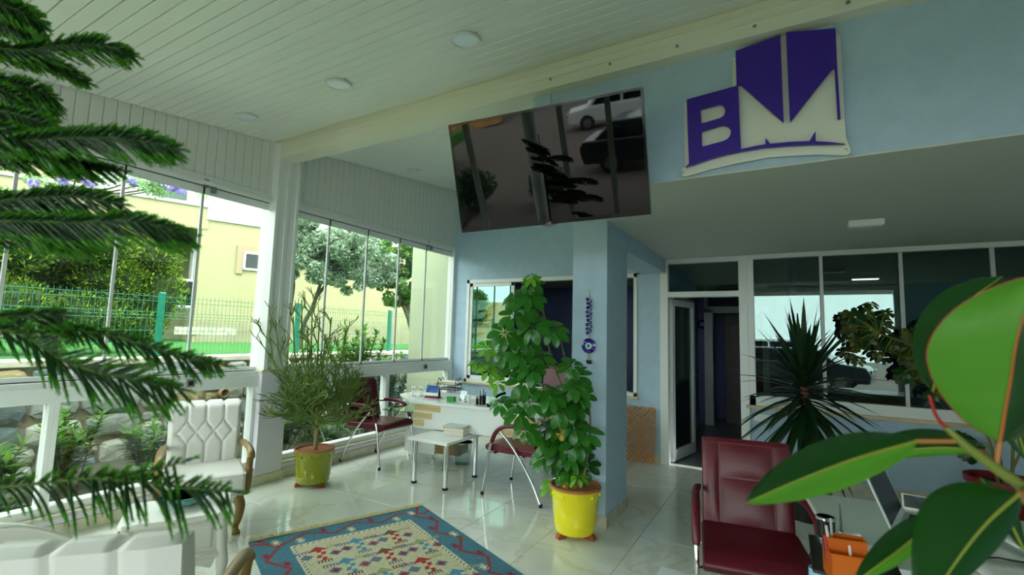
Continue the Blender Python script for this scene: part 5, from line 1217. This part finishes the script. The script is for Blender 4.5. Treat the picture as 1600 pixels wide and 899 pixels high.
MB().tube(bez(SP, 6), [.005+.004*min(1, i/14) for i in range(6*(len(SP)-1)+1)], 10).build('stem', mat('rubber_stem', (116, 128, 52), .5), fi, smooth=True)
MB().tube(bez([at_depth(1452, 618, .80), at_depth(1462, 648, .80), at_depth(1480, 672, .80)], 6), [.001]+[.0028]*11+[.003], 8).build('bud_sheath', M_FRED, fi, smooth=True)
for a, b in (((1432, 690, .80), (1492, 690, .795)), ((1562, 692, .78), (1556, 728, .78)), ((1592, 773, .72), (1612, 762, .77)), ((1535, 705, .92), (1556, 730, .78)), ((1470, 800, .84), (1600, 780, .78))):
    MB().tube([at_depth(*a), at_depth(*b)], .004, 8).build('petiole', mat('rubber_petiole', (176, 116, 62), .5), fi, smooth=True)
for ob in [o for o in bpy.data.objects if o not in before and o.parent == fi and not o.name.startswith('leaf.') and o.name != 'leaf']:
    shift(ob)

# ---- Norfolk pine close to us on the left
npL = Vector((-1.75, -.15, 0)); npn = thing('norfolk_pine', 'Norfolk pine with layered feathery fronds close to us on the left', 'potted plant', npL)
MB().lathe([(.0001, 0), (.16, 0), (.2, .34), (.215, .34), (.215, .38), (.195, .38), (.19, .33), (.0001, .32)], 28).build('pot', MATS['brown_pot'], npn)
MB().lathe([(.0001, .345), (.192, .335)], 20).build('soil', MATS['potting_soil'], npn)
M_NP = mat('pine_green', (16, 62, 14), .5, transl=.15, tcol=(60, 140, 20)); M_NPT = mat('pine_green_tip', (62, 136, 22), .5, transl=.3, tcol=(110, 190, 30)); M_NB = mat('pine_bark', (74, 66, 40), .9); M_NAX = mat('pine_axis', (66, 96, 28), .8)
MB().tube([(0, 0, .33), (0, 0, 1.3), (.01, 0, 2.35)], [.018, .014, .006], 9).build('trunk', M_NB, npn, smooth=True)
Rn = random.Random(31)
def shoot(V, F, MI, p, d, L, curl, r=.0042):
    """one needle-covered twig: fluffy tapered tube with spiky scales"""
    n = 6; pts = [p]; dd = d.copy()
    for i in range(n): dd = (dd+curl/n).normalized(); pts.append(pts[-1]+dd*(L/n))
    for i in range(n):
        a, b = pts[i], pts[i+1]; t = (b-a).normalized(); s = t.orthogonal().normalized(); q = t.cross(s)
        ra = r*(1.0 if i < n-1 else .85); rb_ = r*(1.0 if i < n-1 else .15)
        for k in range(4):
            A0, A1 = math.pi/2*k, math.pi/2*(k+1); o = len(V)
            V += [a+(s*math.cos(A0)+q*math.sin(A0))*ra*.6, a+(s*math.cos(A1)+q*math.sin(A1))*ra*.6, b+(s*math.cos(A1)+q*math.sin(A1))*rb_*.6, b+(s*math.cos(A0)+q*math.sin(A0))*rb_*.6]; F.append((o, o+1, o+2, o+3)); MI.append(1 if i >= n-2 else 0)
        for k in range(9):
            A = Rn.uniform(0, 6.28); u = Rn.random(); c = a+(b-a)*u; e = (s*math.cos(A)+q*math.sin(A)); w_ = t.cross(e)*.0011; tip = c+e*r*1.2+t*.007; o = len(V)
            V += [c-w_, c+w_, tip+w_*.2, tip-w_*.2]; F.append((o, o+1, o+2, o+3)); MI.append(1 if i >= n-2 or Rn.random() < .2 else 0)
def frond(axis, up, dn, sp_=.0062, upl=(.046, .058), dnl=(.075, .095), droop=-.5, lean=1.15):
    A = bez([at_depth(*q) for q in axis], 10); V, F, MI = [], [], []
    ax = MB().tube([p-npL for p in A], [.0036-.002*i/len(A) for i in range(len(A))], 6)
    tot = sum((A[i+1]-A[i]).length for i in range(len(A)-1)); s_ = 0; i = 0; acc = 0
    k = 0
    while s_ < tot-.005:
        # walk to arc length s_
        while i < len(A)-2 and acc+(A[i+1]-A[i]).length < s_: acc += (A[i+1]-A[i]).length; i += 1
        t = (A[i+1]-A[i]).normalized(); p = A[i]+t*(s_-acc); u = s_/tot; env = min(1, .55+1.2*u)*min(1, (1-u)*3.0+.35)
        for sgn, on, (l0, l1) in ((1, up, upl), (-1, dn, dnl)):
            if not on: continue
            sd = (CU*sgn*.75+CF*Rn.choice((-.9, .9))*Rn.uniform(.3, 1.0)+CR*.1).normalized(); d = (t*lean+sd*.8).normalized()
            shoot(V, F, MI, p-npL, d, Rn.uniform(l0, l1)*env*on, Vector((0, 0, droop if sgn < 0 else .25))+t*.6)
        s_ += sp_
    shoot(V, F, MI, A[-1]-npL, (A[-1]-A[-3]).normalized(), .03, Vector())
    fo = ax.build('frond', M_NAX, npn, smooth=True); arrays('twigs', [tuple(v) for v in V], F, [M_NP, M_NPT], fo, MI)
D1, D2 = 1.15, 1.05
frond([(-60, 60, D1), (20, 78, D1), (90, 72, D1), (150, 70, D1-.02), (205, 86, D1-.03)], .9, 1)
frond([(-60, 75, D1+.05), (20, 88, D1+.05), (80, 100, D1+.04), (136, 128, D1+.03)], .6, .7)
frond([(-60, -30, D1+.1), (0, -5, D1+.08), (40, 20, D1+.06), (68, 52, D1+.05)], .8, 1.3)
frond([(-70, 120, D1), (-10, 135, D1), (40, 160, D1), (84, 192, D1)], .8, 1.3)
frond([(-60, 225, D2), (20, 222, D2), (100, 216, D2-.02), (190, 216, D2-.04), (275, 232, D2-.06)], 1, 1.15)
frond([(-60, 190, D2), (0, 200, D2), (60, 222, D2), (110, 240, D2)], .8, 1.3)
frond([(-60, 245, D2+.06), (20, 250, D2+.06), (110, 258, D2+.05), (186, 266, D2+.04)], .6, .8)
frond([(-60, 318, D2), (20, 312, D2), (110, 306, D2-.02), (186, 318, D2-.03)], .9, 1.2)
frond([(-60, 345, D2-.05), (20, 345, D2-.05), (120, 348, D2-.06), (200, 345, D2-.07), (290, 364, D2-.08)], .8, 1.3)
frond([(-60, 375, D2+.05), (0, 370, D2+.05), (60, 366, D2+.05), (140, 372, D2+.05)], .7, 1.1)
frond([(-60, 500, .95), (0, 496, .95), (50, 492, .96), (100, 490, .97)], .5, .8)
frond([(-50, 512, .9), (30, 522, .9), (110, 568, .88), (200, 592, .87), (278, 608, .86)], 1, 1.5, dnl=(.055, .075), droop=-1.0, lean=.9, sp_=.009)
frond([(60, 515, .98), (133, 517, .98), (214, 535, .97), (275, 556, .96), (345, 570, .95)], .5, 1.1, dnl=(.05, .07), droop=-1.0, lean=.9, sp_=.009)
frond([(-50, 766, .86), (40, 758, .86), (130, 748, .85), (210, 744, .84), (285, 722, .83)], .5, 1.3, sp_=.016, dnl=(.06, .085), droop=-2.2, lean=.35)
frond([(150, 748, .85), (210, 752, .84), (290, 762, .83), (362, 768, .82)], .5, 1.2, sp_=.012, dnl=(.06, .08), droop=-1.6, lean=.5)
for y0, y1, x1, D in ((-10, 40, 66, 1.2), (20, 58, 55, 1.22), (118, 150, 80, 1.18), (140, 185, 70, 1.2), (160, 205, 92, 1.1), (228, 240, 120, 1.12), (300, 330, 110, 1.1), (340, 372, 130, 1.08)):
    frond([(-70, y0, D), (-20, y0+.2*(y1-y0), D), (x1*.5, y0+.55*(y1-y0), D-.02), (x1, y1, D-.03)], .8, 1.25)
# ================================================================== laptop desk on the right and what lies on it
RDA = math.radians(7)
rd = thing('laptop_desk', 'white topped desk with the laptop behind the rubber plant leaves', 'desk', (.06, 2.887, 0), RDA)
MB().box(0, 1.7, -.80, 0, .722, .75).build('desk_top', mat('matt_white_laminate', (206, 214, 208), .3), rd, bevel=.003)
MB().box(.14, .165, -.74, -.06, 0, .722).build('side_panel', M_OAK, rd, bevel=.002)
MB().box(1.6, 1.625, -.74, -.06, 0, .722).build('side_panel', M_OAK, rd, bevel=.002)
MB().box(.165, 1.6, -.10, -.075, .3, .722).build('modesty_panel', M_OAK, rd, bevel=.002)
def on_rd(name, label, cat, px, py, rz=0., z=.75): p = on_floor(px, py, z); return thing(name, label, cat, (p.x, p.y, z), rz+RDA)
# blotter tray
p = on_floor(1322, 868, .75)
dt = thing('desk_tray', 'black leather desk set tray under the pencil cup', 'tray', (p.x+.01, p.y-.05, .75), RDA-.12)
MB().box(-.12, .13, -.17, .16, 0, .012).build('base', mat('black_leather', (16, 16, 18), .4), dt, bevel=.004)
MB().box(-.02, .0, -.16, .15, .012, .022).build('divider', MATS['black_leather'], dt, bevel=.003)
cup = on_rd('pencil_cup', 'round black and chrome pencil cup on the desk tray', 'cup', 1291, 842, z=.762)
MB().lathe([(.0001, 0), (.03, 0), (.031, .075), (.029, .075), (.027, .004), (.0001, .004)], 24).build('cup_body', M_BLACK, cup, smooth=True)
MB().lathe([(.029, .070), (.034, .072), (.034, .080), (.028, .082), (.027, .074), (.029, .070)], 24).build('rim', M_CHROME, cup, smooth=True)
MB().lathe([(.0305, .0), (.033, .002), (.033, .008), (.0305, .010)], 24).build('foot_ring', M_CHROME, cup, smooth=True)
lo = on_rd('letter_opener', 'slim letter opener standing upright on the desk tray', 'letter opener', 1314, 838, z=.762)
MB().lathe([(.0001, 0), (.012, 0), (.008, .018), (.0001, .018)], 14).build('stand', M_CHROME, lo, smooth=True)
MB().prism([(-.005, .012), (.005, .012), (.006, .06), (.0005, .12), (-.002, .12)], -.0012, .0012, 'y', Matrix.Rotation(.6, 4, 'Z')).build('blade', M_STEEL, lo)
for i, (px, py, lb) in enumerate(((1305, 846, 'small chrome paper weight beside the pencil cup'), (1330, 846, 'chrome stapler with a white top on the desk tray'))):
    s_ = on_rd('desk_accessory', lb, 'paper weight' if i == 0 else 'stapler', px, py, .3, z=.762)
    if i == 0: MB().lathe([(.0001, 0), (.016, 0), (.018, .006), (.010, .014), (.0001, .016)], 16).build('weight', M_CHROME, s_, smooth=True); MB().ball((0, 0, .018), .006, 8, 6).build('knob', M_BLACK, s_)
    else: MB().box(-.035, .035, -.012, .012, 0, .012).build('base', M_CHROME, s_, bevel=.004); MB().prism([(-.035, .014), (.035, .014), (.03, .03), (-.03, .024)], -.011, .011, 'y').build('lever', M_CARD, s_, bevel=.003)
og = on_rd('pen_organizer', 'orange mesh pen organizer with two pockets of pens', 'organizer', 1325, 905, .05, z=.7625)
M_ORM = glass('orange_mesh', (236, 150, 40), .06); M_ORA = mat('orange_plastic', (226, 118, 18), .4, transl=.35, tcol=(240, 140, 30))
def pocket(y0, y1, h):
    t_ = .002; return MB().box(-.055, .055, y0, y0+t_, 0, h).box(-.055, .055, y1-t_, y1, 0, h).box(-.055, -.055+t_, y0, y1, 0, h).box(.055-t_, .055, y0, y1, 0, h).box(-.055, .055, y0, y1, 0, t_)
pocket(-.05, .0, .085).build('front_pocket', M_ORA, og); pocket(.0, .05, .115).build('rear_pocket', M_ORA, og)
for y0, y1, h in ((-.05, 0, .085), (0, .05, .115)): MB().tube([(-.055, y0, h), (.055, y0, h), (.055, y1, h), (-.055, y1, h), (-.055, y0, h)], .0025, 6).build('rim_wire', M_ORA, og)
for i, (x, y, c, h) in enumerate(((-.045, -.02, (190, 30, 36), .125), (-.038, .0, (210, 212, 214), .15), (-.05, .02, (30, 30, 34), .16), (.01, -.02, (236, 232, 220), .105), (-.03, .03, (176, 180, 182), .165))):
    MB().tube([(x, y, .004), (x-.018+.004*i, y+.008, h)], [.004, .0038], 8).build('pen', mat('org_pen_%d' % i, c, .35), og, smooth=True)
wc = on_rd('note_cards', 'loose white note cards beside the orange organizer', 'cards', 1362, 862, .2, z=.762)
for k in range(4): MB().cbox((.004*k, .003*k, .001+.002*k), (.085, .055, .0016), Matrix.Rotation(.12*k-.2, 3, 'Z')).build('card', M_CARD, wc)
for k, (px, py) in enumerate(((1356, 876), (1366, 884), (1352, 888))):
    c_ = on_rd('binder_clip', ['steel binder clip closest to the note cards', 'steel binder clip in the middle of three', 'steel binder clip closest to the orange organizer'][k], 'clip', px, py, .4*k, z=.75)
    MB().prism([(-.012, 0), (.012, 0), (.002, .014), (-.002, .014)], -.016, .016, 'x').build('clamp', M_STEEL, c_); MB().tube([(-.012, .002, .013), (-.010, .03, .006), (.010, .03, .006), (.012, .002, .013)], .001, 5).build('wire_lever', M_CHROME, c_)
# laptop
A = on_floor(1397, 837, .76); B = on_floor(1414, 801, .76); hd = (B-A); hd.z = 0; hl = hd.length; hd.normalize(); out_ = Vector((hd.y, -hd.x, 0))
lp = thing('laptop', 'open silver laptop with a dark screen on the white desk', 'laptop', (A.x, A.y, .75), math.atan2(hd.y, hd.x))
# local x along the hinge, local -y to the keyboard side
MB().box(0, hl, -.215, 0, 0, .012).build('base', mat('silver_shell', (196, 202, 200), .35, metal=.3), lp, bevel=.003)
MB().box(.02, hl-.02, -.12, -.02, .012, .0128).build('keyboard', mat('black_keys', (20, 21, 22), .5), lp)
MB().box(hl*.33, hl*.67, -.20, -.135, .012, .0126).build('touchpad', MATS['silver_shell'], lp)
RT = Matrix.Translation((0, .0, .014)) @ Matrix.Rotation(math.radians(-21), 4, 'X')
MB().box(0, hl, .0, .007, 0, .215, RT).build('lid', mat('white_bezel', (206, 214, 212), .35), lp, bevel=.002)
MB().box(.016, hl-.016, -.0012, .0, .026, .203, RT).build('screen', mat('laptop_screen', (12, 8, 8), .25, spec=.2), lp)
# picture frame, sheets, cable, flat box
pf = on_rd('photo_tablet', 'white edged tablet leaning behind the laptop', 'tablet', 1446, 800, -.25, z=.756)
RTp = Matrix.Rotation(math.radians(-68), 4, 'X')
MB().box(-.08, .08, 0, .008, 0, .11, RTp).build('shell', M_CARD, pf, bevel=.002); MB().box(-.072, .072, -.001, 0, .01, .1, RTp).build('screen', mat('tablet_screen', (40, 48, 56), .2, col2=(120, 130, 134), vscale=6), pf)
for k, (px, py, r) in enumerate(((1590, 838, .2), (1560, 868, .35), (1500, 905, -.2), (1590, 905, .1))):
    s_ = on_rd('paper_sheet', ['white sheet under the cable on the laptop desk', 'white sheet nearest the laptop behind the dark leaf', 'white sheet at the bottom edge below the big leaf', 'white sheet at the bottom right of the laptop desk'][k], 'paper', px, py, r, z=.7502+.0012*k)
    MB().grid([[(-.1+.05*i, -.14+.07*j, .0008+.002*math.sin(i*1.2+j)**2) for j in range(5)] for i in range(5)]).build('sheet', M_CARD, s_, smooth=True, solid=.0006)
cb_ = thing('black_cable', 'black cable lying across the laptop desk', 'cable', on_floor(1515, 872, .75))
o0 = Vector(cb_.location); pts = [on_floor(x, y, .756)-o0 for x, y in ((1512, 871), (1530, 873), (1555, 872), (1580, 876), (1610, 880), (1650, 878))]
MB().tube(bez(pts, 6), .0032, 7).build('cord', M_BLACK, cb_, smooth=True)
MB().box(-.012, .012, -.008, .008, .001, .013).build('plug', M_BLACK, cb_, bevel=.002)
# low white table with the water bottle
ct = thing('white_table', 'low white table whose corner shows below the burgundy armchair', 'table', (-.2, 2.04, 0))
MB().box(-.33, .30, -.32, .32, .422, .45).build('table_top', M_GLOSSW, ct, bevel=.003)
for x in (-.28, .25):
    for y in (-.26, .26):
        l_ = MB().tube([(x, y, .02), (x, y, .422)], .0245, 16).build('leg', M_CHROME, ct, smooth=True); MB().lathe([(.0001, 0), (.028, 0), (.028, .022), (.0001, .022)], 16, (x, y, 0)).build('foot', M_RUBBER, l_)
q = at_depth(1276, 872, 2.06)
wb2 = thing('water_bottle', 'clear water bottle with a blue cap on the low white table', 'bottle', (q.x, q.y, .45)); hb2 = q.z-.45
MB().lathe([(.0001, .002), (.028, .002), (.031, .01), (.031, .06), (.029, .07), (.031, .08), (.031, hb2-.06), (.012, hb2-.02), (.012, hb2-.012)], 22).build('bottle_body', glass('clear_plastic', (214, 232, 240), .05), wb2, smooth=True)
MB().lathe([(.0001, .004), (.029, .004), (.029, hb2-.09), (.0001, hb2-.09)], 20).build('water', glass('water', (186, 222, 236), .02), wb2, smooth=True)
MB().lathe([(.0315, .03), (.0318, .03), (.0318, .075), (.0315, .075)], 22).build('wrapper', mat('pale_blue_wrapper', (150, 206, 232), .4), wb2)
MB().lathe([(.0145, hb2-.02), (.0145, hb2), (.013, hb2+.002), (.0001, hb2+.002)], 18).build('cap', mat('blue_cap', (40, 104, 220), .4), wb2)
# dark patterned rug between the armchair and the desk
dr_ = thing('dark_rug', 'black rug with gold tendrils beside the burgundy armchair', 'rug', (.78, 3.42, 0), .05)
M_DR = mat('dark_rug_weave', (24, 20, 18), .95)
_n = M_DR.node_tree; _b = _n.nodes['Principled BSDF']; _t = _n.nodes.new('ShaderNodeTexCoord'); _v = _n.nodes.new('ShaderNodeTexNoise'); _v.inputs['Scale'].default_value = 16; _v.inputs['Distortion'].default_value = 2.5
_r = _n.nodes.new('ShaderNodeValToRGB'); _e = _r.color_ramp.elements; _e[0].position = .45; _e[0].color = srgb((18, 15, 14)); _e[1].position = .58; _e[1].color = srgb((18, 15, 14)); _k = _r.color_ramp.elements.new(.515); _k.color = srgb((130, 110, 72))
_n.links.new(_t.outputs['Object'], _v.inputs['Vector']); _n.links.new(_v.outputs[0], _r.inputs[0]); _n.links.new(_r.outputs[0], _b.inputs['Base Color'])
MB().box(-.62, .9, -.34, .34, .0005, .008).build('pile', M_DR, dr_, bevel=.002); MB().box(-.64, .92, -.36, .36, .0003, .004).build('border', mat('rug_border', (60, 48, 34), .95), dr_)
# power strip under the window ledge
ps = on_plane(1192, 654, 1, BY-.02)
so = thing('wall_socket', 'white double wall socket below the office pane ledge', 'socket', (ps.x, BY, ps.z))
MB().box(-.085, .085, -.012, 0, -.04, .04).build('plate', M_WHITE, so, bevel=.003)
for x in (-.042, .042): MB().lathe([(.0001, .0), (.022, .0), (.024, .004), (.024, .008), (.0001, .008)], 16, (x, -.012, 0), RXm).build('outlet', M_WHITE, so)
# ---- office behind the panes
of = thing('office_desk', 'white desk inside the dark office behind the panes', 'desk', (1.2, 7.4, 0))
MB().box(-.75, .75, -.38, .38, .71, .74).build('desk_top', M_GLOSSW, of, bevel=.003); MB().box(-.72, -.69, -.35, .35, 0, .71).build('side_panel', M_GLOSSW, of); MB().box(.69, .72, -.35, .35, 0, .71).build('side_panel', M_GLOSSW, of)
oc = thing('office_chair', 'black high back chair inside the office behind the panes', 'chair', (1.05, 8.0, 0), math.radians(-90))
MB().box(-.25, .25, -.25, .25, .44, .52).build('seat', M_BLACK, oc, bevel=.02); MB().prism([(-.30, .5), (-.23, .5), (-.30, 1.15), (-.36, 1.13)], -.26, .26, 'y').build('backrest', M_BLACK, oc, bevel=.02, seg=3)
MB().tube([(0, 0, .03), (0, 0, .44)], .03, 10).build('gas_column', M_BLACK, oc); MB().lathe([(.0001, 0), (.28, 0), (.28, .02), (.05, .06), (.0001, .06)], 20).build('base', M_BLACK, oc)

# ================================================================== street side, seen in the screen and the panes
tag(MB().box(-5.2, RX+.2, -6.0, FY-.12, 3.0, 3.2).build('roof_sky_block', M_SOFFIT), 'unseen roof added over the front terrace to cut front light', kind='structure')  # added roof, out of view: holds back sky light from the front glazing
tag(MB().lathe([(.17, -.05), (.13, .02), (.12, 3.0)], 24, (-2.46, -3.5, 0)).build('column_porch', M_WHITE, smooth=True), 'round white porch column on the terrace', kind='structure')
def bush(label, loc, r):
    t = thing('street_bush', label, 'bush', loc, group='bushes by the terrace'); bl_ = [((npr.normal()*r*.3, npr.normal()*r*.3, r*(.6+npr.random()*.6)), (r*.45,)*3) for _ in range(14)]
    P, N_ = blob_points(bl_, 3500); leaf_cloud('foliage', P, N_, .05, .4, M_SH[2:3]+M_SH[:1], t, npr.choice(2, 3500)); MB().tube([(0, 0, -.02), (0, 0, r)], .03, 6).build('stem', M_BARK, t)
bush('round bush mirrored in the lower left of the television', (-4.6, -6.2, -.14), .7); bush('bush mirrored left of the middle of the television', (-2.75, -6.0, -.14), .62)
def car(label, loc, rz, body_c, van):
    t = thing('parked_van' if van else 'parked_car', label, 'van' if van else 'car', loc, rz); mb = mat('car_paint_%s' % ('white' if van else 'dark'), body_c, .2, coat=.5); gm = mat('car_glass', (10, 14, 16), .05)
    H = 1.75 if van else 1.42
    lower = [(-2.2, .3), (2.2, .3), (2.25, .62), (2.1, .85), (1.3, .95), (-2.2, .95), (-2.28, .6)]
    MB().prism(lower, -.85, .85, 'y').build('body', mb, t, bevel=.06, seg=3)
    cab = [(-2.15 if van else -1.9, .93), (1.35, .93), (.7, H), (-2.0 if van else -1.3, H)]
    MB().prism(cab, -.76, .76, 'y').build('cabin', mb, t, bevel=.06, seg=3)
    for s in (-1, 1):
        MB().prism([(-1.7 if van else -1.5, 1.0), (-.2, 1.0), (-.2, H-.12), (-1.7 if van else -1.15, H-.12)], .765*s-.006, .765*s+.006, 'y').build('side_window', gm, t)
        MB().prism([(-.1, 1.0), (1.12, 1.0), (.64, H-.12), (-.1, H-.12)], .765*s-.006, .765*s+.006, 'y').build('side_window', gm, t)
        for x in (-1.4, 1.4):
            w_ = MB().lathe([(.0001, -.1), (.30, -.1), (.32, -.07), (.32, .07), (.30, .1), (.0001, .1)], 24, (x, .80*s, .32), RXm).build('wheel', M_RUBBER, t); MB().lathe([(.0001, -.105), (.19, -.105), (.19, .105), (.0001, .105)], 16, (x, .80*s, .32), RXm).build('hub_cap', M_STEEL, w_)
        MB().box(-2.3, -2.22, .6*s-.14, .6*s+.14, .62, .8).build('tail_light', mat('tail_light_red', (150, 16, 20), .25), t, bevel=.01); MB().box(2.2, 2.27, .55*s-.16, .55*s+.16, .62, .76).build('head_light', M_CHROME, t, bevel=.01)
car('white van parked across the street, mirrored in the television', (-1.0, -17.5, -.14), math.radians(176), (214, 220, 220), True)
car('dark car parked near the terrace, mirrored in the television', (.35, -8.6, -.14), math.radians(12), (24, 34, 40), False)
